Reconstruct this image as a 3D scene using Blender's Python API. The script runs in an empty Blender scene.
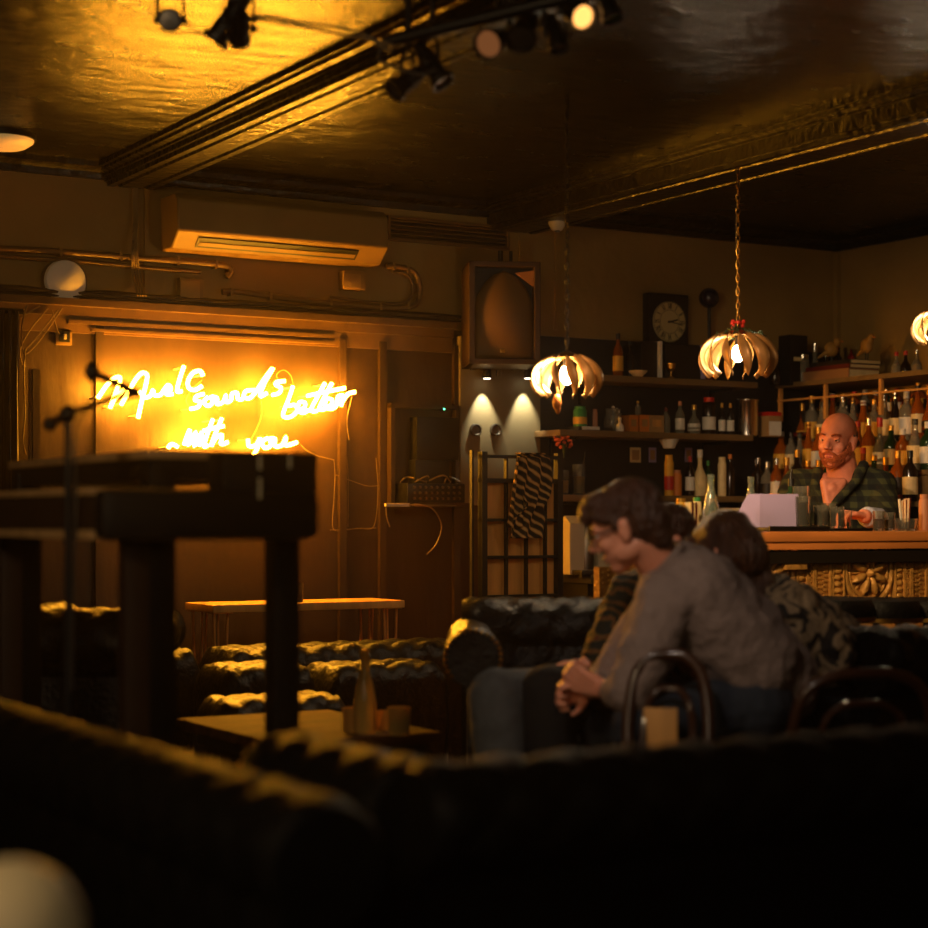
import bpy, bmesh, math, random
from mathutils import Vector, Matrix, Euler, noise
PI = math.pi
random.seed(7)
scene = bpy.context.scene
COL = scene.collection

# ------------------------------------------------------------------ camera
FPX = 1850.0
YAW = math.radians(30.7)
CAMZ = 1.15
HORIZ = 520.0
SA, CA = math.sin(YAW), math.cos(YAW)
cam_d = bpy.data.cameras.new('camera')
cam_d.sensor_width = 36.0
cam_d.sensor_fit = 'HORIZONTAL'
cam_d.lens = FPX * 36.0 / 928.0
cam_d.shift_y = (HORIZ - 464.0) / 928.0
cam_d.clip_start = 0.05
cam_d.dof.use_dof = True
cam_d.dof.focus_distance = 7.9
cam_d.dof.aperture_fstop = 1.6
cam = bpy.data.objects.new('camera', cam_d)
COL.objects.link(cam)
cam.location = (0, 0, CAMZ)
cam.rotation_euler = (PI / 2, 0, -YAW)
scene.camera = cam

# ------------------------------------------------------------------ world, view
w = bpy.data.worlds.new('world')
scene.world = w
w.use_nodes = True
w.node_tree.nodes['Background'].inputs[0].default_value = (0.02, 0.014, 0.01, 1)
w.node_tree.nodes['Background'].inputs[1].default_value = 0.2
_v = w.node_tree.nodes.new('ShaderNodeVolumeScatter')      # thin haze added for the glow around the neon
_v.inputs['Density'].default_value = 0.0014; _v.inputs['Anisotropy'].default_value = 0.8; _v.inputs['Color'].default_value = (1, .92, .85, 1)
w.node_tree.links.new(_v.outputs[0], w.node_tree.nodes['World Output'].inputs['Volume'])
scene.view_settings.view_transform = 'Standard'
scene.view_settings.look = 'None'
scene.view_settings.exposure = 0.0
scene.view_settings.gamma = 1.0
scene.view_settings.use_curve_mapping = False
scene.cycles.use_denoising = True
scene.cycles.max_bounces = 6
scene.cycles.diffuse_bounces = 3
scene.cycles.glossy_bounces = 4
scene.cycles.transmission_bounces = 6
scene.cycles.transparent_max_bounces = 8
scene.cycles.sample_clamp_indirect = 4.0
scene.cycles.caustics_reflective = False
scene.cycles.caustics_refractive = False

# ------------------------------------------------------------------ lights
def aim(o, target):
    d = Vector(target) - o.location
    o.rotation_euler = d.to_track_quat('-Z', 'Y').to_euler()

def area_light(name, loc, target, size, energy, color, shape='DISK'):
    l = bpy.data.lights.new(name, 'AREA')
    l.shape = shape; l.size = size; l.energy = energy; l.color = color
    o = bpy.data.objects.new(name, l); COL.objects.link(o)
    o.location = loc; aim(o, target)
    return o

def spot_light(name, loc, target, energy, color, ang=40, blend=0.5, r=0.02):
    l = bpy.data.lights.new(name, 'SPOT')
    l.energy = energy; l.color = color; l.spot_size = math.radians(ang); l.spot_blend = blend
    l.shadow_soft_size = r
    o = bpy.data.objects.new(name, l); COL.objects.link(o)
    o.location = loc; aim(o, target)
    return o

NEON_STRENGTH = 235.0
NEON_COLOR = (1.0, 0.38, 0.02)
BULB_STRENGTH = 420.0
# unseen fill lights added for the room, the near globe and the seats
area_light('room_fill_light', (-0.9, 2.0, 2.2), (2.0, 5.0, 1.0), 0.5, 20.0, (1.0, 0.70, 0.38))
area_light('front_fill_light', (-0.3, -0.6, 1.9), (0.8, 2.2, 0.7), 0.6, 9.0, (1.0, 0.80, 0.55))
spot_light('seat_fill_light', (1.3, 2.9, 2.5), (3.25, 4.25, 0.95), 66.0, (1.0, 0.82, 0.68), 33, 0.9, 0.15)
# stage spotlight washing the bar
spot_light('bar_wash_light', (2.05, 4.0, 2.36), (5.3, 6.2, 1.42), 240.0, (1.0, 0.62, 0.36), 20, 0.7, 0.04)
spot_light('bar_front_light', (2.6, 3.9, 2.40), (4.9, 5.4, 1.0), 330.0, (1.0, 0.64, 0.28), 24, 0.7, 0.04)
spot_light('shelf_wash_light', (3.9, 5.6, 2.42), (6.5, 6.9, 1.45), 30.0, (1.0, 0.68, 0.34), 50, 0.7, 0.05)

# ------------------------------------------------------------------ coordinates taken off the photo
def ray(px):
    r = (px - 464.0) / FPX
    return SA + r * CA, CA - r * SA
def C(px, py, t):
    dx, dy = ray(px)
    return Vector((dx * t, dy * t, CAMZ + (HORIZ - py) / FPX * t))
def onY(px, py, Y):
    return C(px, py, Y / ray(px)[1])
def onX(px, py, X):
    return C(px, py, X / ray(px)[0])
Rv = Vector((CA, -SA, 0)); Fv = Vector((SA, CA, 0)); Zv = Vector((0, 0, 1))

# ------------------------------------------------------------------ materials
def srgb(r, g, b):
    f = lambda c: ((c / 255.0 + 0.055) / 1.055) ** 2.4 if c > 10 else c / 255.0 / 12.92
    return (f(r), f(g), f(b), 1.0)
def mat(name, col, rough=0.6, metal=0.0, var=0.0, scale=8.0, bump=0.0, bscale=40.0, trans=0.0, ior=1.45, coat=0.0, emit=None, estr=0.0, stretch=None, alpha=1.0, sub=0.0, spec=0.5):
    m = bpy.data.materials.new(name); m.use_nodes = True
    nt = m.node_tree; b = nt.nodes['Principled BSDF']
    c = srgb(*col) if max(col) > 1.0 else (col[0], col[1], col[2], 1)
    b.inputs['Base Color'].default_value = c
    b.inputs['Roughness'].default_value = rough
    b.inputs['Metallic'].default_value = metal
    b.inputs['Transmission Weight'].default_value = trans
    b.inputs['IOR'].default_value = ior
    b.inputs['Coat Weight'].default_value = coat
    b.inputs['Alpha'].default_value = alpha
    b.inputs['Specular IOR Level'].default_value = spec
    if sub: b.inputs['Subsurface Weight'].default_value = sub; b.inputs['Subsurface Radius'].default_value = (0.012, 0.005, 0.003)
    if emit:
        b.inputs['Emission Color'].default_value = (*emit, 1); b.inputs['Emission Strength'].default_value = estr
    tc = nt.nodes.new('ShaderNodeTexCoord')
    mp = nt.nodes.new('ShaderNodeMapping'); nt.links.new(tc.outputs['Object'], mp.inputs[0])
    if stretch: mp.inputs['Scale'].default_value = stretch
    n = nt.nodes.new('ShaderNodeTexNoise'); n.inputs['Scale'].default_value = scale; n.inputs['Detail'].default_value = 5
    nt.links.new(mp.outputs[0], n.inputs['Vector'])
    r = nt.nodes.new('ShaderNodeValToRGB')
    r.color_ramp.elements[0].position = 0.3; r.color_ramp.elements[1].position = 0.7
    k = 1.0 - var
    r.color_ramp.elements[0].color = (c[0] * k, c[1] * k, c[2] * k, 1)
    k = 1.0 + var * 0.6
    r.color_ramp.elements[1].color = (min(1, c[0] * k), min(1, c[1] * k), min(1, c[2] * k), 1)
    nt.links.new(n.outputs['Fac'], r.inputs[0])
    if var: nt.links.new(r.outputs[0], b.inputs['Base Color'])
    if bump:
        n2 = nt.nodes.new('ShaderNodeTexNoise'); n2.inputs['Scale'].default_value = bscale; n2.inputs['Detail'].default_value = 4
        nt.links.new(mp.outputs[0], n2.inputs['Vector'])
        bp = nt.nodes.new('ShaderNodeBump'); bp.inputs['Strength'].default_value = bump; bp.inputs['Distance'].default_value = 0.02
        nt.links.new(n2.outputs['Fac'], bp.inputs['Height']); nt.links.new(bp.outputs[0], b.inputs['Normal'])
    return m

def ramp_mat(name, tex, scale, cols, rough=0.8, detail=3, stretch=None, rot=None, bump=0.0, distort=0.0):
    """cols: list of (pos, (r,g,b)); tex NOISE / VORONOI / WAVE"""
    m = mat(name, cols[0][1], rough)
    nt = m.node_tree; b = nt.nodes['Principled BSDF']
    tc = nt.nodes.new('ShaderNodeTexCoord'); mp = nt.nodes.new('ShaderNodeMapping'); nt.links.new(tc.outputs['Object'], mp.inputs[0])
    if stretch: mp.inputs['Scale'].default_value = stretch
    if rot: mp.inputs['Rotation'].default_value = rot
    if tex == 'NOISE':
        n = nt.nodes.new('ShaderNodeTexNoise'); n.inputs['Detail'].default_value = detail; n.inputs['Distortion'].default_value = distort; out = n.outputs['Fac']
    elif tex == 'VORONOI':
        n = nt.nodes.new('ShaderNodeTexVoronoi'); out = n.outputs['Distance']
    else:
        n = nt.nodes.new('ShaderNodeTexWave'); n.inputs['Distortion'].default_value = distort; n.inputs['Detail'].default_value = detail; out = n.outputs['Fac']
    n.inputs['Scale'].default_value = scale
    nt.links.new(mp.outputs[0], n.inputs['Vector'])
    r = nt.nodes.new('ShaderNodeValToRGB'); e = r.color_ramp.elements
    e[0].position = cols[0][0]; e[0].color = srgb(*cols[0][1])
    e[1].position = cols[-1][0]; e[1].color = srgb(*cols[-1][1])
    for p, c in cols[1:-1]:
        q = e.new(p); q.color = srgb(*c)
    nt.links.new(out, r.inputs[0]); nt.links.new(r.outputs[0], b.inputs['Base Color'])
    if bump:
        bp = nt.nodes.new('ShaderNodeBump'); bp.inputs['Strength'].default_value = bump; bp.inputs['Distance'].default_value = 0.01
        nt.links.new(out, bp.inputs['Height']); nt.links.new(bp.outputs[0], b.inputs['Normal'])
    return m

def ceiling_mat():
    m = mat('ceiling_gloss_black', (9, 7, 6), 0.3)
    nt = m.node_tree; b = nt.nodes['Principled BSDF']
    b.inputs['Specular IOR Level'].default_value = 0.5
    tc = nt.nodes.new('ShaderNodeTexCoord'); mp = nt.nodes.new('ShaderNodeMapping'); nt.links.new(tc.outputs['Object'], mp.inputs[0])
    mp.inputs['Scale'].default_value = (1.0, 1.8, 1.0)
    mp.inputs['Rotation'].default_value = (0, 0, 0.5)
    n = nt.nodes.new('ShaderNodeTexNoise'); n.inputs['Scale'].default_value = 5.5; n.inputs['Detail'].default_value = 6; n.inputs['Roughness'].default_value = 0.6
    nt.links.new(mp.outputs[0], n.inputs['Vector'])
    bp = nt.nodes.new('ShaderNodeBump'); bp.inputs['Strength'].default_value = 0.55; bp.inputs['Distance'].default_value = 0.03
    nt.links.new(n.outputs['Fac'], bp.inputs['Height']); nt.links.new(bp.outputs[0], b.inputs['Normal'])
    rr = nt.nodes.new('ShaderNodeMapRange'); rr.inputs['To Min'].default_value = 0.16; rr.inputs['To Max'].default_value = 0.34
    nt.links.new(n.outputs['Fac'], rr.inputs['Value']); nt.links.new(rr.outputs[0], b.inputs['Roughness'])
    return m

M = {}
M['ceiling'] = ceiling_mat()
M['beam'] = mat('beam_gloss_black', (12, 9, 7), 0.28, spec=0.38, var=0.3, bump=0.5, bscale=22)
M['cream_wall'] = mat('old_cream_wall', (150, 118, 62), 0.62, var=0.22, scale=2.2, bump=0.25, bscale=14)
M['dark_wall'] = mat('dark_brown_panel', (62, 42, 22), 0.55, var=0.3, scale=3, bump=0.2, bscale=20, stretch=(1, 1, 0.3))
M['bar_wall'] = mat('blue_black_wall', (25, 24, 25), 0.6, var=0.2, scale=4)
M['grey_panel'] = mat('grey_board', (128, 116, 86), 0.7, var=0.1, scale=5)
M['floor'] = mat('dark_floor_boards', (38, 26, 17), 0.4, var=0.4, scale=6, stretch=(0.2, 3, 1), bump=0.2)
M['leather'] = mat('black_leather', (12, 10, 9), 0.33, var=0.2, scale=9, bump=0.35, bscale=70, coat=0.0, spec=0.3)
M['leather_matte'] = mat('worn_black_leather', (9, 8, 7), 0.55, spec=0.22, var=0.2, scale=9, bump=0.3, bscale=60)
M['black_wood'] = mat('black_painted_wood', (22, 17, 12), 0.5, var=0.2, scale=8)
M['tan_wood'] = mat('tan_board', (205, 146, 74), 0.55, var=0.25, scale=5, stretch=(4, 4, 0.4), bump=0.15)
M['shelf_wood'] = mat('old_shelf_wood', (118, 92, 56), 0.5, var=0.2, scale=6, stretch=(0.4, 3, 3))
M['orange_wood'] = mat('varnished_bar_wood', (208, 128, 64), 0.3, var=0.25, scale=7, stretch=(0.4, 3, 3), coat=0.4)
M['table_wood'] = mat('worn_table_wood', (70, 42, 22), 0.7, var=0.6, spec=0.12, bump=.3, scale=7, stretch=(0.5, 3, 3))
M['bentwood'] = mat('dark_bentwood', (60, 34, 20), 0.3, var=0.2, scale=10, coat=0.3)
M['carved'] = mat('carved_gilt_wood', (205, 150, 74), 0.36, 0.25, var=0.35, scale=14, bump=0.4, bscale=60)
M['chrome'] = mat('brushed_steel', (200, 196, 188), 0.22, 1.0, var=0.08)
M['steel_dark'] = mat('dull_steel', (110, 104, 96), 0.35, 0.9)
M['brass'] = mat('old_brass', (190, 140, 60), 0.3, 1.0, var=0.15)
M['copper_wire'] = mat('copper_leg', (215, 150, 84), 0.35, 0.5)
M['petal'] = mat('aged_gold_petal', (165, 120, 62), 0.42, 0.35, var=0.2, scale=12)
M['black_metal'] = mat('black_metal', (20, 18, 16), 0.4, 0.3)
M['black_plastic'] = mat('black_plastic', (18, 17, 17), 0.45)
M['white_plastic'] = mat('off_white_plastic', (196, 182, 148), 0.45, var=0.05)
M['ac_plastic'] = mat('yellowed_plastic', (132, 104, 56), 0.5, var=0.08)
M['conduit'] = mat('painted_conduit', (104, 78, 44), 0.4, var=0.2)
M['cable'] = mat('dark_cable', (40, 30, 20), 0.5)
M['pale_cable'] = mat('pale_cable', (120, 98, 66), 0.5)
M['glass'] = mat('clear_glass', (235, 240, 235), 0.04, 0, trans=0.92, ior=1.45)
M['water_glass'] = mat('greenish_glass', (200, 220, 200), 0.05, 0, trans=0.85)
M['lit_glass'] = mat('golden_lit_glass', (255, 205, 110), 0.15, 0, trans=0.45, ior=1.35)  # clear glass, its golden glow put into the base colour
M['amber'] = mat('amber_spirit', (200, 104, 24), 0.06, 0, trans=0.6, ior=1.3)
M['green_glass'] = mat('green_glass', (40, 66, 36), 0.08, 0, trans=0.4)
M['dark_glass'] = mat('dark_bottle_glass', (34, 24, 16), 0.1, 0, trans=0.15)
M['clear_bottle'] = mat('clear_bottle', (228, 218, 190), 0.06, 0, trans=0.82, ior=1.3)
M['tumbler_glass'] = mat('tumbler_glass', (240, 235, 220), 0.05, 0, trans=0.95, ior=1.25)
M['label_cream'] = mat('cream_label', (222, 196, 140), 0.6, var=0.1, scale=30)
M['label_yellow'] = mat('yellow_label', (220, 165, 50), 0.6, var=0.1, scale=30)
M['label_white'] = mat('white_label', (220, 212, 196), 0.6, var=0.08, scale=30)
M['label_red'] = mat('red_label', (170, 34, 22), 0.5)
M['label_black'] = mat('black_label', (26, 22, 20), 0.5)
M['red'] = mat('red_plastic', (190, 40, 28), 0.4)
M['dark_red'] = mat('dark_red', (92, 22, 18), 0.5)
M['green'] = mat('green_plastic', (50, 130, 62), 0.4)
M['orange'] = mat('orange_card', (206, 120, 44), 0.5)
M['gold'] = mat('gold_cap', (200, 150, 60), 0.35, 0.7)
M['pink'] = mat('pinkish_cup', (190, 126, 92), 0.5)
M['paper'] = mat('cool_lit_paper', (158, 142, 184), 0.7, var=0.04)  # violet tint holds the cool light on the menu card
M['card'] = mat('brown_card', (168, 128, 78), 0.7, var=0.15)
M['skin'] = mat('skin', (214, 140, 108), 0.5, var=0.08, scale=14, sub=0.08)
M['skin_b'] = mat('skin_ruddy', (222, 138, 106), 0.48, var=0.12, scale=18, sub=0.08)
M['hair_brown'] = mat('reddish_brown_hair', (64, 33, 16), 0.45, var=0.35, scale=30, bump=0.9, bscale=90, stretch=(1, 1, 0.25))
M['hair_long'] = mat('long_brown_hair', (74, 42, 22), 0.4, var=0.5, scale=40, bump=1.0, bscale=110, stretch=(1, 1, 0.12))
M['hair_grey'] = mat('cropped_hair', (96, 66, 50), 0.7, var=0.3, scale=60, bump=0.4, bscale=200)
M['beard'] = mat('ginger_beard', (172, 84, 38), 0.7, var=0.35, scale=60, bump=0.8, bscale=150)
M['eye'] = mat('eye_white', (225, 215, 200), 0.2)
M['pupil'] = mat('dark_iris', (24, 20, 18), 0.2)
M['lip'] = mat('lips', (176, 88, 74), 0.45)
M['shirt_grey'] = mat('grey_brushed_cotton', (128, 108, 98), 0.85, var=0.1, scale=12, bump=0.35, bscale=60)
M['jeans'] = mat('dark_denim', (30, 36, 46), 0.85, var=0.2, scale=40)
M['jeans_pale'] = mat('faded_denim', (78, 80, 82), 0.85, var=0.2, scale=25)
M['black_cloth'] = mat('black_cloth', (14, 13, 14), 0.9, var=0.2)
M['camo'] = ramp_mat('leaf_pattern_blouse', 'NOISE', 15, [(0.38, (22, 17, 13)), (0.46, (44, 34, 26)), (0.49, (146, 120, 88)), (0.60, (116, 94, 68)), (0.66, (26, 20, 15))], 0.85, 2, (1, 1, 0.6), None, 0.2, 1.2)
M['striped_jacket'] = ramp_mat('mustard_striped_jacket', 'WAVE', 9, [(0.0, (22, 22, 14)), (0.66, (24, 24, 15)), (0.86, (110, 82, 26)), (1.0, (80, 34, 20))], 0.85, 3, (1, 1, 1), (0.7, 0.5, 0.3), 0.2, 11)
M['towel'] = ramp_mat('striped_towel', 'WAVE', 10, [(0.0, (24, 17, 12)), (0.50, (46, 30, 18)), (0.74, (150, 110, 60)), (1.0, (190, 152, 96))], 0.9, 3, (1, 1, 1), (0.0, 0.85, 0.0), 0.3, 3.5)
M['globe'] = mat('cream_globe', (224, 204, 160), 0.5, var=0.04)
M['book'] = mat('book_cover', (150, 108, 70), 0.6, var=0.15)
M['flower'] = mat('dried_flower', (196, 84, 44), 0.7, var=0.4, scale=60)
M['leaf'] = mat('green_leaf', (44, 60, 26), 0.6, var=0.4, scale=40)
M['straw'] = mat('paper_straw', (226, 196, 160), 0.6, var=0.2, scale=60)
M['clock_face'] = mat('clock_dial', (196, 176, 122), 0.5)
M['speaker_cone'] = mat('tan_speaker_horn', (112, 82, 38), 0.55, var=0.12, scale=4)

def plaid_mat():
    m = mat('green_plaid_flannel', (30, 38, 24), 0.9)
    nt = m.node_tree; b = nt.nodes['Principled BSDF']
    tc = nt.nodes.new('ShaderNodeTexCoord')
    sep = nt.nodes.new('ShaderNodeSeparateXYZ'); nt.links.new(tc.outputs['Object'], sep.inputs[0])
    def band(sock, k, lo):
        a = nt.nodes.new('ShaderNodeMath'); a.operation = 'MULTIPLY'; a.inputs[1].default_value = k; nt.links.new(sock, a.inputs[0])
        s = nt.nodes.new('ShaderNodeMath'); s.operation = 'SINE'; nt.links.new(a.outputs[0], s.inputs[0])
        g = nt.nodes.new('ShaderNodeMath'); g.operation = 'GREATER_THAN'; g.inputs[1].default_value = lo; nt.links.new(s.outputs[0], g.inputs[0])
        return g.outputs[0]
    v = band(sep.outputs['X'], 120, 0.0); h = band(sep.outputs['Z'], 120, 0.0)
    ad = nt.nodes.new('ShaderNodeMath'); ad.operation = 'ADD'; nt.links.new(v, ad.inputs[0]); nt.links.new(h, ad.inputs[1])
    dv = nt.nodes.new('ShaderNodeMath'); dv.operation = 'MULTIPLY'; dv.inputs[1].default_value = 0.5; nt.links.new(ad.outputs[0], dv.inputs[0])
    r = nt.nodes.new('ShaderNodeValToRGB'); e = r.color_ramp.elements; r.color_ramp.interpolation = 'CONSTANT'
    e[0].position = 0; e[0].color = srgb(20, 22, 18); e[1].position = 0.8; e[1].color = srgb(70, 72, 40)
    q = e.new(0.3); q.color = srgb(36, 40, 26)
    nt.links.new(dv.outputs[0], r.inputs[0]); nt.links.new(r.outputs[0], b.inputs['Base Color'])
    return m
M['plaid'] = plaid_mat()
def emitter(name, col, s):
    m = bpy.data.materials.new(name); m.use_nodes = True; nt = m.node_tree
    nt.nodes.remove(nt.nodes['Principled BSDF'])
    e = nt.nodes.new('ShaderNodeEmission'); e.inputs[0].default_value = (*col, 1); e.inputs[1].default_value = s
    nt.links.new(e.outputs[0], nt.nodes['Material Output'].inputs[0])
    return m
M['neon'] = emitter('neon_tube_glow', NEON_COLOR, NEON_STRENGTH)
M['bulb'] = emitter('bulb_glow', (1.0, 0.78, 0.5), BULB_STRENGTH)
M['bulb_dim'] = emitter('dim_bulb_glow', (1.0, 0.78, 0.5), 120.0)
M['led'] = emitter('green_led', (0.1, 1.0, 0.4), 6.0)
M['lens_orange'] = emitter('orange_gel_glow', (1.0, 0.42, 0.10), 2.2)
M['lens_dim'] = emitter('dim_gel_glow', (0.75, 0.26, 0.08), 0.22)
M['candle'] = emitter('added_candle_flame', (1.0, 0.5, 0.12), 25.0)
M['lens_white'] = emitter('downlight_glow', (1.0, 0.85, 0.6), 6.0)

# ------------------------------------------------------------------ mesh builder
class MB:
    def __init__(s): s.bm = bmesh.new()
    def face(s, vs):
        try: return s.bm.faces.new(vs)
        except ValueError: return None
    def box(s, c, d, rz=0, bevel=0.0, rot=None):
        m = (rot.to_4x4() if rot else Matrix.Rotation(rz, 4, 'Z'))
        r = bmesh.ops.create_cube(s.bm, size=1, matrix=Matrix.Translation(c) @ m @ Matrix.Diagonal((d[0], d[1], d[2], 1)))
        if bevel:
            es = set(); [es.update(v.link_edges) for v in r['verts']]
            bmesh.ops.bevel(s.bm, geom=list(es), offset=bevel, segments=2, profile=0.6, affect='EDGES')
        return s
    def cyl(s, p0, p1, r0, r1=None, seg=16, caps=True):
        r1 = r0 if r1 is None else r1
        p0, p1 = Vector(p0), Vector(p1); d = p1 - p0; L = d.length
        if L < 1e-6: return s
        q = d.to_track_quat('Z', 'Y').to_matrix().to_4x4()
        bmesh.ops.create_cone(s.bm, cap_ends=caps, segments=seg, radius1=max(r0, 1e-5), radius2=max(r1, 1e-5), depth=L, matrix=Matrix.Translation((p0 + p1) / 2) @ q)
        return s
    def ball(s, c, r, rot=None, seg=20, rings=12):
        if not hasattr(r, '__len__'): r = (r, r, r)
        m = Matrix.Translation(c) @ (rot.to_4x4() if rot else Matrix.Identity(4)) @ Matrix.Diagonal((r[0], r[1], r[2], 1))
        bmesh.ops.create_uvsphere(s.bm, u_segments=seg, v_segments=rings, radius=1, matrix=m)
        return s
    def cap(s, p0, p1, r0, r1=None, seg=16):
        r1 = r0 if r1 is None else r1
        s.ball(p0, r0, seg=seg, rings=10); s.ball(p1, r1, seg=seg, rings=10); s.cyl(p0, p1, r0, r1, seg)
        return s
    def tube(s, pts, r, seg=8, closed=False):
        pts = [Vector(p) for p in pts]; n = len(pts); rings = []
        up = Vector((0.13, 0.21, 0.97)).normalized()
        for i, p in enumerate(pts):
            a = pts[(i - 1) % n] if (closed or i > 0) else p
            b = pts[(i + 1) % n] if (closed or i < n - 1) else p
            d = (b - a).normalized() if (b - a).length > 1e-9 else Vector((1, 0, 0))
            x = d.cross(up)
            if x.length < 0.05: x = d.cross(Vector((1, 0, 0)))
            x.normalize(); y = x.cross(d)
            rr = r[i] if hasattr(r, '__len__') else r
            rings.append([s.bm.verts.new(p + (x * math.cos(2 * PI * k / seg) + y * math.sin(2 * PI * k / seg)) * rr) for k in range(seg)])
        for i in range(n if closed else n - 1):
            A, B = rings[i], rings[(i + 1) % n]
            for k in range(seg): s.face((A[k], A[(k + 1) % seg], B[(k + 1) % seg], B[k]))
        if not closed: s.face(list(reversed(rings[0]))); s.face(rings[-1])
        return s
    def lathe(s, prof, c=(0, 0, 0), seg=20, rot=None):
        c = Vector(c); rings = []
        for r, z in prof:
            ring = []
            for k in range(seg):
                v = Vector((max(r, 1e-4) * math.cos(2 * PI * k / seg), max(r, 1e-4) * math.sin(2 * PI * k / seg), z))
                if rot: v = rot @ v
                ring.append(s.bm.verts.new(v + c))
            rings.append(ring)
        for A, B in zip(rings, rings[1:]):
            for k in range(seg): s.face((A[k], A[(k + 1) % seg], B[(k + 1) % seg], B[k]))
        s.face(list(reversed(rings[0]))); s.face(rings[-1])
        return s
    def prism(s, poly, axis, a, b):
        """poly: 2d points; axis 'X': (y,z) swept in x; 'Y': (x,z) swept in y; 'Z': (x,y)"""
        def P(p, t):
            return {'X': (t, p[0], p[1]), 'Y': (p[0], t, p[1]), 'Z': (p[0], p[1], t)}[axis]
        A = [s.bm.verts.new(P(p, a)) for p in poly]; B = [s.bm.verts.new(P(p, b)) for p in poly]
        n = len(poly)
        for i in range(n): s.face((A[i], A[(i + 1) % n], B[(i + 1) % n], B[i]))
        s.face(list(reversed(A))); s.face(B)
        return s
    def grid(s, f, nu, nv, cu=False):
        V = [[s.bm.verts.new(f(i / nu, j / nv)) for j in range(nv + 1)] for i in range(nu + (0 if cu else 1))]
        for i in range(nu):
            for j in range(nv):
                a, b = V[i], V[(i + 1) % len(V)]
                s.face((a[j], b[j], b[j + 1], a[j + 1]))
        return s
    def xf(s, m):
        bmesh.ops.transform(s.bm, matrix=m, verts=s.bm.verts); return s
    def build(s, name, m, parent=None, smooth=True, world=False, bevel=0.0):
        bmesh.ops.recalc_face_normals(s.bm, faces=s.bm.faces)
        if world and parent is not None:
            bmesh.ops.transform(s.bm, matrix=MW[parent.name].inverted(), verts=s.bm.verts)
        me = bpy.data.meshes.new(name); s.bm.to_mesh(me); s.bm.free()
        o = bpy.data.objects.new(name, me); COL.objects.link(o)
        me.materials.append(M[m] if isinstance(m, str) else m)
        if smooth:
            me.shade_smooth()
            try: me.set_sharp_from_angle(angle=math.radians(40))
            except Exception: pass
        if parent is not None:
            o.parent = parent
            MW[o.name] = MW[parent.name] if parent.name in MW else Matrix.Identity(4)
        else: MW[o.name] = Matrix.Identity(4)
        if bevel:
            b = o.modifiers.new('bevel', 'BEVEL'); b.width = bevel; b.segments = 2; b.limit_method = 'ANGLE'
        return o
MW = {}
def tag(o, label=None, cat=None, group=None, kind=None):
    if label: o['label'] = label
    if cat: o['category'] = cat
    if group: o['group'] = group
    if kind: o['kind'] = kind
    return o
def thing(name, label, cat, loc=(0, 0, 0), rz=0, group=None):
    o = bpy.data.objects.new(name, None); COL.objects.link(o)
    o.empty_display_size = 0.1
    o.location = loc; o.rotation_euler = (0, 0, rz)
    MW[o.name] = Matrix.Translation(loc) @ Matrix.Rotation(rz, 4, 'Z')
    return tag(o, label, cat, group)
def struct(name, mb, m, **k):
    o = mb.build(name, m, **k); o['kind'] = 'structure'; return o
def copy_tree(o, parent=None):
    c = o.copy(); COL.objects.link(c)
    if parent is not None: c.parent = parent
    for ch in list(o.children): copy_tree(ch, c)
    return c
def spline(pts, n=6, closed=False):
    pts = [Vector(p) for p in pts]; out = []; N = len(pts)
    for i in range(N if closed else N - 1):
        if closed: p0, p1, p2, p3 = pts[(i - 1) % N], pts[i], pts[(i + 1) % N], pts[(i + 2) % N]
        else: p0, p1, p2, p3 = pts[max(i - 1, 0)], pts[i], pts[i + 1], pts[min(i + 2, N - 1)]
        for k in range(n):
            t = k / n
            out.append(0.5 * ((2 * p1) + (p2 - p0) * t + (2 * p0 - 5 * p1 + 4 * p2 - p3) * t * t + (3 * p1 - p0 - 3 * p2 + p3) * t ** 3))
    if not closed: out.append(pts[-1])
    return out
# ------------------------------------------------------------------ room shell
WY = 7.567      # back wall
WX = 6.84       # right wall
CH = 2.66       # ceiling
LX, BY = -1.9, -2.6
struct('floor', MB().box(((LX + WX) / 2, (BY + WY) / 2, -0.05), (WX - LX + .4, WY - BY + .4, 0.1)), 'floor', smooth=False)
struct('ceiling', MB().box(((LX + WX) / 2, (BY + WY) / 2, CH + 0.05), (WX - LX + .4, WY - BY + .4, 0.1)), 'ceiling', smooth=False)
SPLIT = 2.05
XR = onY(537, 400, WY).x            # where the bar recess begins
struct('wall_back', MB().box(((LX + WX) / 2, WY + 0.06, (SPLIT + CH) / 2), (WX - LX, 0.12, CH - SPLIT)), 'cream_wall', smooth=False)
struct('wall_back_lower', MB().box(((LX + XR) / 2, WY + 0.06, SPLIT / 2), (XR - LX, 0.12, SPLIT)), 'dark_wall', smooth=False)
struct('wall_bar', MB().box(((XR + WX) / 2, WY + 0.065, SPLIT / 2), (WX - XR, 0.11, SPLIT)), 'bar_wall', smooth=False)
struct('wall_right', MB().box((WX + 0.06, (BY + WY) / 2, CH / 2), (0.12, WY - BY, CH)), 'cream_wall', smooth=False)
struct('wall_left', MB().box((LX - 0.06, (BY + WY) / 2, CH / 2), (0.12, WY - BY, CH)), 'dark_wall', smooth=False)
struct('wall_front', MB().box(((LX + WX) / 2, BY - 0.06, CH / 2), (WX - LX, 0.12, CH)), 'dark_wall', smooth=False)
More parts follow.
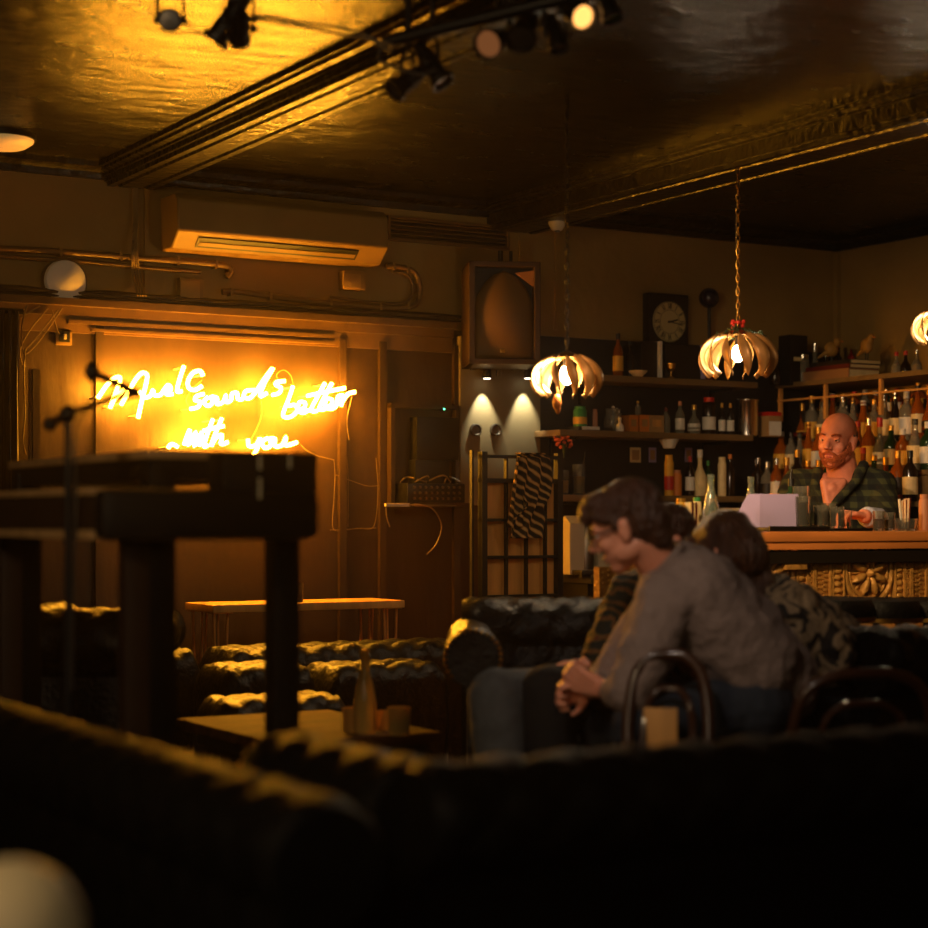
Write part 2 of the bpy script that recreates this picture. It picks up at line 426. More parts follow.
# ceiling beams: stepped plaster mouldings painted gloss black
def beam_prof(x0, x1, d):
    w_ = x1 - x0
    L = [(x0 - .055, CH), (x0 - .055, CH - .018), (x0 - .035, CH - .018), (x0 - .035, CH - .03), (x0 - .012, CH - .036), (x0 - .012, CH - .046), (x0, CH - .046), (x0, CH - d + .018),
         (x0 + .012, CH - d + .018), (x0 + .012, CH - d), (x0 + .04, CH - d), (x0 + .045, CH - d + .012), (x0 + .06, CH - d + .012), (x0 + .065, CH - d)]
    Rr = [(x1 - (x - x0), z) for x, z in reversed(L)]
    return L + Rr
bx1 = onY(100, 170, WY).x; bx2 = onY(147, 170, WY).x
struct('trim_1', MB().prism(beam_prof(bx1 + .02, bx2 + .03, 0.085), 'Y', BY, WY), 'beam', smooth=False)
struct('trim_2', MB().prism(beam_prof(4.62, 4.90, 0.12), 'Y', BY, WY), 'beam', smooth=False)
struct('trim_3', MB().prism([(WY, CH), (WY - .09, CH), (WY - .08, CH - .02), (WY - .03, CH - .035), (WY - .02, CH - .062), (WY, CH - .062)], 'X', LX, WX), 'beam', smooth=False)
struct('trim_9', MB().prism([(WX, CH), (WX - .09, CH), (WX - .08, CH - .02), (WX - .03, CH - .035), (WX - .02, CH - .062), (WX, CH - .062)], 'Y', BY, WY), 'beam', smooth=False)
# lower ledge / picture rail above the stage wall
ledge = MB()
ledge.box(((LX + 4.42) / 2, WY - 0.03, 2.065), (4.42 - LX, 0.06, 0.03))
ledge.box(((LX + 4.42) / 2, WY - 0.015, 2.03), (4.42 - LX, 0.03, 0.04))
ledge.box(((LX + 4.42) / 2, WY - 0.008, 1.975), (4.42 - LX, 0.016, 0.07))
struct('trim_4', ledge, 'conduit', smooth=False)
# red-lit cornice strips under the ledge over the neon
x0 = onY(66, 320, WY).x; x1 = onY(332, 330, WY).x
struct('trim_5', MB().box(((x0 + x1) / 2, WY - .02, 1.985), (x1 - x0, .03, .016)).box(((x0 + x1) / 2 + .05, WY - .018, 1.955), (x1 - x0 - .1, .03, .012)), 'conduit', smooth=False)
# vertical panel trims of the stage wall
tr = MB()
for px in (98, 341, 381, 455):
    xx = onY(px, 400, WY).x
    tr.box((xx, WY - .012, 1.0), (.035, .024, 1.95))
struct('trim_6', tr, 'dark_wall', smooth=False)
# seams in the cream wall
sm = MB()
for px in (146, 520, 556):
    sm.box((onY(px, 200, WY).x, WY - .006, 2.33), (.022, .014, .5))
struct('trim_7', sm, 'cream_wall', smooth=False)
sm = MB().box((WX - .012, WY - .012, 2.33), (.03, .03, .52))
struct('trim_8', sm, 'cream_wall', smooth=False)
# the raised cream panel bottom over the bar
# ------------------------------------------------------------------ grey board with two round sockets, under the speaker
gx0 = onY(456, 400, WY).x; gx1 = onY(536, 400, WY).x
gp = thing('wall_board', 'pale grey board on the back wall below the big speaker, lit from above', 'board', ((gx0 + gx1) / 2, WY, 1.62))
MB().box((0, -.02, 0), (gx1 - gx0, .04, .80), bevel=.004).build('panel', 'grey_panel', gp)
for px in (475, 495):
    c = onY(px, 430, WY - .04)
    MB().lathe([(.0, -.012), (.030, -.012), (.030, .002), (.024, .004), (.020, -.004), (0, -.006)], (0, 0, 0), 24).xf(Matrix.Translation((c.x - (gx0 + gx1) / 2, -.052, c.z - 1.62)) @ Matrix.Rotation(PI / 2, 4, 'X')).build('socket', 'steel_dark', gp)
# ------------------------------------------------------------------ neon sign
NY = WY - 0.11
words_ = {
 'music': [[(98,398),(102,392),(107,385),(113,379),(119,377),(120,381),(116,392),(110,408)],
           [(110,408),(114,400),(119,394),(124,389)], [(121,405),(125,398),(130,389),(136,379),(142,373),(147,375),(146,384),(142,400),(138,418)],
           [(139,391),(144,397),(150,396),(153,390),(154,395),(160,395),(164,390),(168,385),(171,389),(166,394),(173,394)], [(184,366),(180,378),(177,391),(182,391)], [(203,376),(200,371),(193,373),(188,381),(189,388),(195,390),(202,386)]],
 'sounds': [[(204,394),(197,396),(195,400),(200,402),(198,407),(190,409)], [(208,397),(204,402),(208,406),(213,402),(211,397),(217,398),(217,404),(223,402),(226,395),(226,402),(231,400),(232,394),(237,393),(238,399),(243,399)],
            [(255,390),(246,391),(244,397),(250,398),(257,390),(265,378),(273,368),(265,382),(260,396),(267,393)], [(285,381),(277,382),(276,385),(281,388),(279,393),(272,395)]],
 'better': [[(293,386),(289,398),(283,415),(290,417),(297,411),(295,405),(289,406)], [(297,411),(304,408),(305,403),(300,402),(298,408),(302,413),(309,410)],
            [(325,383),(318,396),(311,410),(317,411)], [(332,383),(325,396),(319,409),(325,409)], [(307,396),(320,393),(345,388)],
            [(324,408),(331,405),(332,400),(327,399),(325,405),(329,409),(336,406),(338,397),(343,396),(341,406)], [(342,402),(348,394),(355,392)]],
 'with': [[(184,445),(187,436),(190,430),(188,445),(196,432),(194,446),(202,432)], [(202,434),(199,446)], [(213,419),(208,432),(204,446),(208,445)], [(222,418),(216,432),(211,446),(216,438),(222,435),(221,444),(228,442)], [(203,431),(214,428),(224,426)], [(168,448),(172,444),(178,447)]],
 'you': [[(248,439),(249,446),(256,445),(260,438),(257,449),(250,460)], [(268,438),(262,442),(265,448),(271,445),(270,439),(275,439),(275,446),(282,445),(286,437),(285,445),(292,444),(297,442)]],
}
nroot = thing('neon_sign', 'glowing orange handwritten neon sign reading Music sounds better with you on the stage wall', 'neon sign', onY(225, 460, WY))
for wname, strokes in words_.items():
    mb = MB()
    for st in strokes:
        pts = spline([onY(x, y, NY) for x, y in st], 5)
        mb.tube(pts, 0.0085, 8)
        for q in (pts[1], pts[-2]):
            MB().cyl((q.x, NY, q.z), (q.x, WY, q.z), .004, seg=8).build('tube_stand', 'white_plastic', nroot, world=True)
    mb.build('neon_word', 'neon', nroot, world=True)['label'] = 'glowing tubing of the word ' + wname
mb = MB()
for st in ([(202,380),(192,390),(186,400),(190,408)], [(278,382),(277,374),(284,370),(291,376),(293,386)], [(260,396),(262,412),(257,428),(250,441)], [(298,442),(306,450),(318,456),(334,460)], [(352,396),(347,420),(349,440)]):
    MB().tube(spline([onY(x, y, WY - .02) for x, y in st], 6), .0028, 6).build('wire', 'pale_cable', nroot, world=True)

# ------------------------------------------------------------------ air conditioner
a0 = onY(166, 250, WY - .2); a1 = onY(384, 250, WY - .2)
ac = thing('air_conditioner', 'long yellowed wall air conditioner above the neon sign', 'air conditioner', ((a0.x + a1.x) / 2 + .035, WY, 2.425))
W = a1.x - a0.x - .03
MB().prism([(0, .12), (-.17, .12), (-.205, .09), (-.21, -.045), (-.13, -.115), (0, -.115)], 'X', -W / 2, W / 2).build('body', 'ac_plastic', ac, bevel=.008)
MB().box((-.02, -.168, -.083), (W * .76, .055, .008), rot=Euler((-.72, 0, 0)).to_matrix()).build('air_outlet', 'black_plastic', ac)
MB().box((-.02, -.166, -.090), (W * .74, .020, .006), rot=Euler((-.72, 0, 0)).to_matrix()).build('louvre', 'ac_plastic', ac)
# vent grille right of it
v0 = onY(386, 230, WY); v1 = onY(507, 240, WY)
vg = thing('vent_grille', 'long dark slotted vent grille at the top of the wall beside the air conditioner', 'vent', ((v0.x + v1.x) / 2, WY, 2.505))
Wv = v1.x - v0.x
mb = MB()
for s_ in (-1, 1): mb.box((0, -.012, s_ * .052), (Wv, .024, .012)); mb.box((s_ * (Wv / 2 - .006), -.012, 0), (.012, .024, .11))
mb.build('frame', 'conduit', vg)
mb = MB()
for k in range(5): mb.box((0, -.012, -.04 + k * .02), (Wv - .02, .018, .004), rot=Euler((.6, 0, 0)).to_matrix())
mb.build('slats', 'conduit', vg); MB().box((0, -.002, 0), (Wv - .02, .004, .1)).build('backing', 'black_metal', vg)

# ------------------------------------------------------------------ conduits, pipes, boxes on the cream wall
def pipe(name, label, pts, r, m='conduit', cat='pipe', depth=.03, clips=True):
    t = thing(name, label, cat, onY(pts[0][0], pts[0][1], WY))
    P_ = [onY(x, y, WY - depth) for x, y in pts]
    MB().tube(spline(P_, 6), r, 10).build('pipe_run', m, t, world=True)
    if clips:
        for k in range(0, len(P_) - 1):
            q = (P_[k] + P_[k + 1]) / 2
            MB().box((q.x, WY - depth * .6, q.z), (.012, depth * 1.2 + r, r * 2.6)).build('clip', 'ac_plastic', t, world=True)
    return t
pipe('conduit_pipe', 'upper of two parallel pipes running over the white disc, ending in a bend', [(-40, 247), (30, 250), (90, 254), (150, 259), (205, 263), (226, 266), (231, 271), (226, 277)], .014)
pipe('conduit_pipe', 'lower of two parallel pipes running over the white disc at the wall top', [(-40, 253), (30, 258), (90, 262), (150, 268), (200, 272)], .010, clips=False)
pipe('conduit_pipe', 'pipe running right under the air conditioner and looping back round its right end', [(222, 292), (240, 292), (300, 300), (360, 306), (400, 308), (416, 304), (420, 288), (414, 272), (400, 267), (386, 266)], .013)
pipe('conduit_pipe', 'thin inner pipe looping beside the right end of the air conditioner', [(330, 297), (380, 303), (406, 302), (413, 288), (406, 274), (392, 272)], .007, clips=False)
t = thing('cable_bundle', 'bundle of pale cables dropping down the wall left of the air conditioner', 'cable', onY(134, 300, WY))
mb = MB()
for k in range(4):
    mb.tube(spline([onY(132 + k * 1.6, 172, WY - .02), onY(134 + k * 1.2, 215, WY - .02 - .004 * k), onY(132 + k * 1.8, 255, WY - .06), onY(133 + k * 2.5, 275, WY - .03), onY(138 + k * 2.5, 296, WY - .12)], 5), .004, 6)
mb.build('cables', 'pale_cable', t, world=True)
t = thing('junction_box', 'square cream junction box beneath the left end of the air conditioner', 'junction box', onY(190, 290, WY))
MB().box(onY(190, 290, WY - .02), (.11, .04, .10), bevel=.005).build('housing', 'ac_plastic', t, world=True)
MB().box(onY(190, 290, WY - .042), (.09, .006, .08), bevel=.002).build('lid', 'cream_wall', t, world=True)
t = thing('junction_box', 'small cream box on the wall under the right end of the air conditioner', 'junction box', onY(352, 281, WY))
MB().box(onY(352, 281, WY - .03), (.11, .06, .085), bevel=.005).build('housing', 'ac_plastic', t, world=True)
MB().box(onY(352, 281, WY - .062), (.09, .006, .065), bevel=.002).build('lid', 'cream_wall', t, world=True)
dc = onY(63, 282, WY)
t = thing('wall_disc', 'round white disc lamp leaning on the ledge at the left', 'lamp', (dc.x, WY, dc.z))
MB().lathe([(0, .0), (.092, 0), (.092, .03), (.085, .045), (.05, .055), (0, .058)], (0, 0, 0), 40).xf(Matrix.Rotation(PI / 2, 4, 'X')).build('dish', mat('white_disc', (240, 232, 214), .6), t)
MB().lathe([(.088, -.002), (.098, -.002), (.098, .02), (.092, .03)], (0, 0, 0), 40).xf(Matrix.Rotation(PI / 2, 4, 'X')).build('rim', 'conduit', t)
# cables lying on the ledge
t = thing('ledge_cables', 'run of dark and coppery cables lying along the ledge over the stage wall', 'cable', onY(0, 300, WY))
mb = MB()
for k in range(5):
    rnd = random.Random(k)
    pts = []
    for i in range(24):
        px = -40 + i * 22
        pts.append(Vector((onY(px, 300, WY - .1).x, WY - .045 + rnd.uniform(-.008, .004) + .010 * (k % 3), 2.087 + .006 * k + rnd.uniform(-.003, .006))))
    mb.tube(spline(pts, 3), .006 if k < 3 else .009, 6)
mb.build('cables', 'cable', t, world=True)
# hanging cables at the left, by the pillar
t = thing('hanging_cables', 'tangle of thin cables hanging from the ledge beside the dark curtain', 'cable', onY(25, 320, WY - .05))
mb = MB()
for k, st in enumerate(([(58, 310), (44, 328), (30, 345), (25, 352), (24, 380), (25, 412), (23, 440), (26, 455)], [(62, 308), (46, 332), (33, 348), (25, 354), (22, 345), (22, 325), (27, 306)], [(40, 306), (20, 318), (6, 330), (0, 345)], [(28, 305), (12, 320), (-2, 322)], [(52, 310), (57, 330), (60, 334)], [(48, 308), (30, 330), (20, 350), (24, 370)])):
    mb.tube(spline([onY(x, y, WY - .075 + .008 * k) for x, y in st], 6), .0035, 6)
mb.build('cables', 'pale_cable', t, world=True)
# light switch
s0 = onY(63, 337, WY)
t = thing('light_switch', 'small square brass-framed switch on the dark wall left of the neon', 'switch', s0)
MB().box((0, -.008, 0), (.07, .016, .07), bevel=.004).build('switch_frame', 'ac_plastic', t)
MB().box((0, -.018, 0), (.045, .006, .045)).build('switch_plate', 'black_plastic', t)
MB().box((0, -.024, 0), (.012, .012, .022), bevel=.002).build('rocker', 'white_plastic', t)
# dark curtain of pleats at far left
c0 = onY(-30, 400, WY - .2).x; c1 = onY(21, 400, WY - .2).x
t = thing('curtain', 'dark pleated curtain hanging at the left end of the stage wall', 'curtain', ((c0 + c1) / 2, WY - .16, 0))
Wc = c1 - c0
MB().grid(lambda u, v: Vector((-Wc / 2 + Wc * u, .03 * math.sin(u * 44) + .012 * math.sin(u * 90 + v * 3), .05 + 1.95 * v)), 90, 14).build('drape', mat('dark_satin', (58, 38, 24), .35, var=.2), t).modifiers.new('solid', 'SOLIDIFY').thickness = .006
MB().cyl((-Wc / 2, 0, 2.0), (Wc / 2 + .02, 0, 2.0), .012).build('rail', 'black_metal', t)
# posts just right of the curtain
t = thing('wall_post', 'thin vertical wooden batten beside the dark curtain', 'batten', onY(35, 520, WY - .05))
MB().box((0, 0, .5), (.03, .04, 1.75)).build('batten', 'dark_wall', t, smooth=False)
MB().box((-.022, .0, .5), (.006, .03, 1.75)).build('edge_strip', 'conduit', t, smooth=False)
t.location.z = 0.4

# ------------------------------------------------------------------ equipment niche right of the neon
ex0 = onY(385, 400, WY).x; ex1 = onY(453, 400, WY).x; exc = (ex0 + ex1) / 2; ew = ex1 - ex0
niche = thing('equipment_cabinet', 'dark open cabinet on the wall right of the neon holding sound gear', 'cabinet', (exc, WY, 0))
zt, zb = 1.68, 1.22
MB().box((0, -.01, (zt + zb) / 2), (ew, .02, zt - zb)).build('back_panel', 'dark_wall', niche, smooth=False)
for s_ in (-1, 1): MB().box((s_ * (ew / 2 - .01), -.03, (zt + zb) / 2), (.02, .06, zt - zb)).build('side_panel', 'dark_wall', niche, smooth=False)
MB().box((0, -.03, zt), (ew, .06, .02)).build('top_panel', 'dark_wall', niche, smooth=False)
MB().box((0, -.08, zb), (ew, .16, .018)).build('shelf', 'dark_wall', niche, smooth=False)
t = thing('sound_mixer', 'flat black sound mixer lying on the cabinet shelf right of the neon', 'mixer', (exc + .01, WY - .085, zb + .009))
MB().box((0, 0, .045), (ew * .84, .12, .09), bevel=.006).build('case', 'black_plastic', t)
mb = MB()
for i in range(9):
    for j in range(3): mb.cyl((-.12 + i * .03, -.058, .02 + j * .026), (-.12 + i * .03, -.070, .02 + j * .026), .006, seg=10)
mb.build('knobs', 'steel_dark', t)
mb = MB()
for k in range(4):
    rnd = random.Random(k + 40)
    mb.tube(spline([(-.16 + .07 * k, rnd.uniform(-.05, .05), .095), (-.10 + .07 * k, rnd.uniform(-.05, .05), .12 + rnd.uniform(0, .03)), (-.05 + .07 * k, rnd.uniform(-.05, .05), .10), (.02 + .05 * k, rnd.uniform(-.05, .05), .098)], 6), .004, 6)
mb.build('leads', 'pale_cable', t)
ld = onY(445, 409, WY - .1)
t = thing('rack_unit', 'dark rack unit with one green light in the wall cabinet', 'rack unit', (exc + .05, WY - .02, 1.43))
MB().box((0, -.035, .10), (ew * .62, .07, .2), bevel=.004).build('case', 'black_plastic', t)
MB().ball((ld.x - exc - .05, -.072, ld.z - 1.43), .0045).build('indicator', 'led', t)
MB().box((-.03, -.035, -.06), (ew * .5, .07, .12), bevel=.004).build('lower_case', 'black_plastic', t)
t = thing('pale_tube', 'pale strip lamp with a cable curling from it below the sound cabinet', 'strip lamp', onY(400, 506, WY - .1))
a = onY(385, 505, WY - .2); b = onY(409, 505, WY - .2)
MB().box((a + b) / 2, ((b - a).length, .02, .016), bevel=.003).build('tube', 'white_plastic', t, world=True)
b2 = onY(456, 506, WY - .2)
MB().cyl(b, b2, .004).box((b + Vector((.04, 0, 0))), (.03, .015, .016)).build('rod', 'steel_dark', t, world=True)
MB().tube(spline([onY(x, y, WY - .21) for x, y in [(409, 505), (430, 507), (440, 520), (441, 532), (435, 546), (427, 554)]], 6), .0035, 6).tube(spline([onY(x, y, WY - .2) for x, y in [(386, 506), (387, 518), (390, 527)]], 5), .003, 6).build('cable', 'pale_cable', t, world=True)
# thin wires on the wall between neon and cabinet
t = thing('wall_wires', 'thin pale wires strung on the wall between the neon and the cabinet', 'wire', onY(350, 500, WY))
mb = MB()
for st in ([(334, 460), (335, 476), (334, 500), (333, 528), (345, 530), (358, 528)], [(336, 475), (352, 481), (368, 486), (384, 485)], [(343, 440), (348, 470), (348, 527)], [(376, 458), (378, 490), (374, 526), (360, 528)], [(330, 530), (350, 529), (376, 528)]):
    mb.tube(spline([onY(x, y, WY - .012) for x, y in st], 6), .0018, 6)
mb.build('wires', 'pale_cable', t, world=True)

# ------------------------------------------------------------------ big speaker
sp_c = onY(500, 316, WY - .26)
spk = thing('wall_speaker', 'large dark box speaker with a tan rounded horn hung high on the back wall', 'speaker', (sp_c.x + .075, WY - .10, sp_c.z), rz=math.radians(-24))
sw, sh, sd = .33, .47, .30
fr = MB()
fr.box((-sw / 2 + .014, -sd / 2 - .02, 0), (.028, sd, sh)); fr.box((sw / 2 - .014, -sd / 2 - .02, 0), (.028, sd, sh))
fr.box((0, -sd / 2 - .02, sh / 2 - .012), (sw, sd, .024)); fr.box((0, -sd / 2 - .02, -sh / 2 + .012), (sw, sd, .024)); fr.box((0, -.03, 0), (sw, .02, sh))
fr.build('cabinet', mat('dark_cabinet', (54, 36, 22), .5, var=.15), spk, smooth=False, bevel=.003)
MB().box((0, -.16, 0), (sw - .06, .2, sh - .05)).build('baffle', 'black_plastic', spk, smooth=False)
# domed arch-shaped horn
def horn(u, v):
    z = -sh / 2 + .03 + (sh - .07) * v
    k = v
    half = (sw / 2 - .024) * (1 if k < .4 else max(0.0, 1 - ((k - .4) / .6) ** 2.4) ** .62)
    half = max(half * (0.94 + .06 * math.sin(min(k / .3, 1) * PI / 2)), .004)
    a = PI * u
    return Vector((-half * math.cos(a), -.27 - .055 * math.sin(a) * math.sin(PI * min(.98, .1 + v * .8)), z))
MB().grid(horn, 24, 24).build('horn', 'speaker_cone', spk).modifiers.new('solid', 'SOLIDIFY').thickness = .004
mb = MB()
A_ = [(.165, -.30, .20), (.165, -.30, .10), (.05, -.30, .185)]
vs = [mb.bm.verts.new(v) for v in A_] + [mb.bm.verts.new((v[0], v[1] + .015, v[2])) for v in A_]
mb.face(vs[:3]); mb.face(vs[3:][::-1])
for i in range(3): mb.face((vs[i], vs[(i + 1) % 3], vs[(i + 1) % 3 + 3], vs[i + 3]))
mb.build('corner_flap', mat('tan_flap', (170, 112, 52), .5), spk, smooth=False)
MB().box((-.01, -.315, -.175), (.022, .004, .016), bevel=.002).build('badge', 'brass', spk)
MB().cyl((0.02, -.02, sh / 2), (.02, -.02, sh / 2 + .09), .012).cyl((.07, -.02, sh / 2), (.07, -.02, sh / 2 + .09), .008).build('hanging_rods', 'black_metal', spk)
# small downlights below the speaker
for px, tgt, nm in ((487, 487, 'left'), (528, 530, 'right')):
    c = onY(px, 376, WY - .09)
    t = thing('downlight', 'small black downlight under the ' + nm + ' side of the wall speaker', 'downlight', c)
    MB().cyl((0, 0, -.01), (0, 0, .05), .022, .018).build('can', 'black_metal', t)
    MB().cyl((0, 0, -.014), (0, 0, -.011), .017).build('lens', 'lens_white', t)
    MB().box((0, .045, .03), (.012, .09, .012)).build('bracket', 'steel_dark', t)
    spot_light('downlight_beam', c + Vector((0, 0, -.02)), (c.x + .01, WY - .03, c.z - .32), 14, (1.0, .86, .58), 58, .7, .004)
t = thing('cable_clips', 'row of tiny pale clips along the underside of the wall speaker', 'clips', onY(500, 370, WY - .2))
mb = MB()
for px in (471, 484, 512, 517, 522): mb.box(onY(px, 369, WY - .12), (.008, .008, .012))
for px in (497, 501): mb.box(onY(px, 373, WY - .12), (.006, .006, .03))
mb.build('pins', 'chrome', t, world=True)
# wire from ceiling between speaker and pendant
# ------------------------------------------------------------------ smoke detector on beam, dome lamp on ceiling at left
c = C(602, 211, 8.2); c = Vector((4.78, 7.2, CH - .12))
t = thing('smoke_detector', 'small round cream smoke detector under the right-hand beam', 'smoke detector', c)
MB().lathe([(0, -.04), (.022, -.04), (.03, -.03), (.04, -.012), (.042, 0), (0, 0)]).build('housing', 'white_plastic', t)
MB().lathe([(0, -.046), (.012, -.046), (.014, -.04), (0, -.04)]).build('sensor', 'steel_dark', t)
c = C(2, 150, 7.25); c.z = CH
t = thing('ceiling_lamp', 'flat round cream ceiling lamp cut by the left edge', 'lamp', c)
MB().lathe([(0, -.055), (.09, -.05), (.12, -.03), (.125, -.015), (0, -.015)], seg=32).build('diffuser', mat('lamp_diffuser', (220, 190, 130), .5, emit=(1, .62, .2), estr=.18), t)
MB().lathe([(.124, -.02), (.132, -.02), (.132, 0), (0, 0)], seg=32).build('base', 'black_metal', t)
# ------------------------------------------------------------------ stage lights hanging from the ceiling
truss = thing('lighting_bar', 'black bar carrying the stage lights below the ceiling beam', 'lighting bar', C(430, 60, 5.0))
pa = C(385, 42, 5.15); pb = C(630, -18, 4.9)
m_ = MB().cyl(pa, pb, .02)
for f in (.1, .5, .9):
    q = pa.lerp(pb, f); m_.cyl(q, (q.x, q.y, CH), .008)
m_.build('pipe', 'black_metal', truss, world=True)
def par(px, py, t_, aimdir, label, lens='steel_dark', r=.045, L=.13, top=None):
    c = C(px, py, t_)
    d = Vector(aimdir).normalized()
    q = d.to_track_quat('Z', 'Y').to_matrix().to_4x4()
    t = thing('stage_light', label, 'stage light', c, group=None)
    can_ = MB().lathe([(0, -L), (r * .55, -L), (r * .62, -L * .75), (r * .75, -L * .6), (r * .82, 0), (r * 1.05, .002), (r * 1.05, .02), (r * .95, .02), (r * .9, .004), (0, .004)], seg=20).xf(q).build('can', 'black_metal', t)
    MB().lathe([(0, .004), (r * .88, .004), (r * .88, .009), (0, .012)], seg=20).xf(q).build('lens', lens, can_)
    tz = CH if top is None else top
    x = d.cross(Zv).normalized()
    mid = -d * L * .35
    b0 = mid + x * r * 1.15; b1 = mid - x * r * 1.15
    up_ = Vector((0, 0, .09))
    MB().tube([b0, b0 + up_ * .8, (b0 + b1) / 2 + up_, b1 + up_ * .8, b1], .006, 6).cyl((b0 + b1) / 2 + up_, (mid.x, mid.y, tz - c.z), .008).build('yoke', 'black_metal', t)
    MB().ball(b0, .012).build('knob', 'black_plastic', t); MB().ball(b1, .012).build('knob', 'black_plastic', t)
    return t
toward = lambda r_, f_, z_: Rv * r_ + Fv * f_ + Zv * z_
par(170, 20, 5.2, toward(.1, -1, -.25), 'small round stage light at the far left, facing the viewer', r=.032, L=.08)
par(218, 36, 5.1, toward(-.55, .1, -.75), 'stage light pointing down to the left, on a folding arm over the bright ceiling', 'white_plastic', r=.038, L=.13)
par(240, 36, 5.0, toward(-.2, .8, -.5), 'stubby black stage light just right of the arm over the bright ceiling', r=.03, L=.08)
par(398, 88, 5.15, toward(-.6, -.3, -.5), 'lowest black stage light of the cluster at the beam', 'steel_dark', r=.034, L=.1)
par(440, 78, 5.15, toward(.5, -.2, -.8), 'black stage light tilted down to the right in the beam cluster', r=.034, L=.12)
par(490, 43, 5.05, toward(-.4, -.8, -.4), 'black stage light with a dim orange disc lens', 'lens_dim', r=.04, L=.12)
par(522, 36, 5.05, toward(-.2, -.6, -.6), 'black stage light with a dull lens beside the dim orange one', r=.042, L=.14)
par(558, 44, 5.0, toward(.2, -.3, -.9), 'black stage light with a small bluish lens pointing straight down', r=.028, L=.09)
par(581, 16, 4.95, toward(.35, -.8, -.4), 'black stage light with a brightly lit orange lens', 'lens_orange', r=.034, L=.12)
par(611, 14, 4.9, toward(.3, -.2, -.9), 'black stage light at the right end of the cluster', 'green', r=.03, L=.10)
t = thing('stage_light_cable', 'loose doubled cable slung from the stage light arm to the beam', 'cable', C(300, 30, 5.1))
MB().tube(spline([C(x, y, 5.1) for x, y in [(242, 20), (262, 16), (300, 22), (345, 28), (372, 38), (395, 46)]], 6), .0045, 6).tube(spline([C(x, y, 5.1) for x, y in [(242, 22), (262, 20), (300, 26), (342, 34), (370, 40), (392, 52)]], 6), .0045, 6).tube(spline([C(x, y, 5.1) for x, y in [(150, 4), (152, 14), (172, 10), (190, 26), (208, 36)]], 6), .003, 6).tube(spline([C(x, y, 5.1) for x, y in [(386, 40), (378, 58), (392, 66), (420, 74), (436, 70)]], 6), .005, 6).build('cable', 'cable', t, world=True)

# ------------------------------------------------------------------ petal pendants
def make_pendant(label, c, rad, chain_top, greens=False, stub=False, npet=12, seed=0):
    t = thing('petal_pendant', label, 'pendant lamp', c)
    rnd = random.Random(seed)
    for k in range(npet):
        a0 = 2 * PI * k / npet + .1 + seed
        mb = MB()
        def f(u, v):
            th = math.radians(22 + 112 * v)                # from the crown down to below the equator
            wdt = .31 * math.sin(PI * min(1, v * .96 + .02)) ** 1.25
            tw = .35 * (v - .5)
            a = a0 + (u - .5) * wdt + tw
            R_ = rad * (1 + (.10 if v > .8 else 0) * (v - .8)) + (u - .5) * rad * .20
            return Vector((R_ * math.sin(th) * math.cos(a), R_ * math.sin(th) * math.sin(a), R_ * .70 * math.cos(th)))
        mb.grid(f, 3, 14)
        o = mb.build('petal', 'petal', t)
        md = o.modifiers.new('solid', 'SOLIDIFY'); md.thickness = .0022
    MB().lathe([(0, rad * .60), (rad * .46, rad * .60), (rad * .47, rad * .62), (rad * .3, rad * .71), (.012, rad * .80), (0, rad * .80)]).build('crown_light_shield', 'brass', t)  # cap shaped wide to block the bulb's light going up
    bh = MB().cyl((0, 0, rad * .62), (0, 0, rad * .34), .014).build('bulb_holder', 'black_plastic', t)
    MB().ball((0, 0, rad * .12), (.024, .024, .034)).build('bulb', 'bulb' if seed == 1 else 'bulb_dim', bh)
    z0 = rad * .80; L = chain_top - c.z - z0
    mb = MB(); n = max(2, int(L / .026)); 
    for i in range(n):
        z = z0 + L * (i + .5) / n; a = (PI / 2 if i % 2 else 0) + .5
        hx, hz = .008, L / n * .72
        ring = [Vector((math.cos(a) * hx * math.cos(q), math.sin(a) * hx * math.cos(q), z + hz * math.sin(q))) for q in [2 * PI * j / 8 for j in range(8)]]
        mb.tube(ring, .0022, 5, closed=True)
    mb.build('chain', 'cable' if seed == 1 else 'brass', t)  # dark colour on the first chain stands in for its being unlit
    MB().tube(spline([(0, 0, z0), (.006, .004, z0 + L * .3), (-.006, .003, z0 + L * .6), (.002, 0, z0 + L)], 8), .0022, 5).build('flex', 'cable', t)
    if greens:
        mb = MB(); rb = MB()
        for k in range(46):
            a = rnd.uniform(0, 2 * PI); th = rnd.uniform(.1, .75)
            p = Vector((rad * 1.05 * math.sin(th) * math.cos(a), rad * 1.05 * math.sin(th) * math.sin(a), rad * .78 * math.cos(th)))
            p2 = p + Vector((rnd.uniform(-.03, .03), rnd.uniform(-.03, .03), rnd.uniform(-.02, .025)))
            mb.cyl(p, p2, .005, .0008, 5)
        for k in range(14):
            a = rnd.uniform(0, 2 * PI); rb.ball((.022 * math.cos(a), .022 * math.sin(a), rad * .82 + rnd.uniform(0, .025)), rnd.uniform(.006, .010), seg=8, rings=6)
        mb.build('sprig', 'leaf', t); rb.build('berries', 'red', t)
    return t
p1 = C(567, 379, 6.6); make_pendant('petal pendant lamp hanging left of the wall clock, a dried sprig beneath it', p1, .122, CH, seed=1)
p2 = C(738, 358, 7.3); make_pendant('petal pendant lamp with red berries and green sprig on its crown', p2, .145, CH - .12, greens=True, seed=2)
p3 = C(943, 329, 7.2); make_pendant('petal pendant lamp cut by the right edge of the picture', p3, .115, CH, seed=3)
t = thing('dried_sprig', 'orange dried sprig dangling under the left pendant lamp', 'dried flowers', C(557, 398, 6.6))
MB().tube([(0, 0, .05), (.004, 0, 0), (0, 0, -.04)], .002, 5).ball((0, 0, -.015), (.016, .016, .03)).ball((.004, 0, -.035), (.010, .01, .022)).build('bloom', 'orange', t)

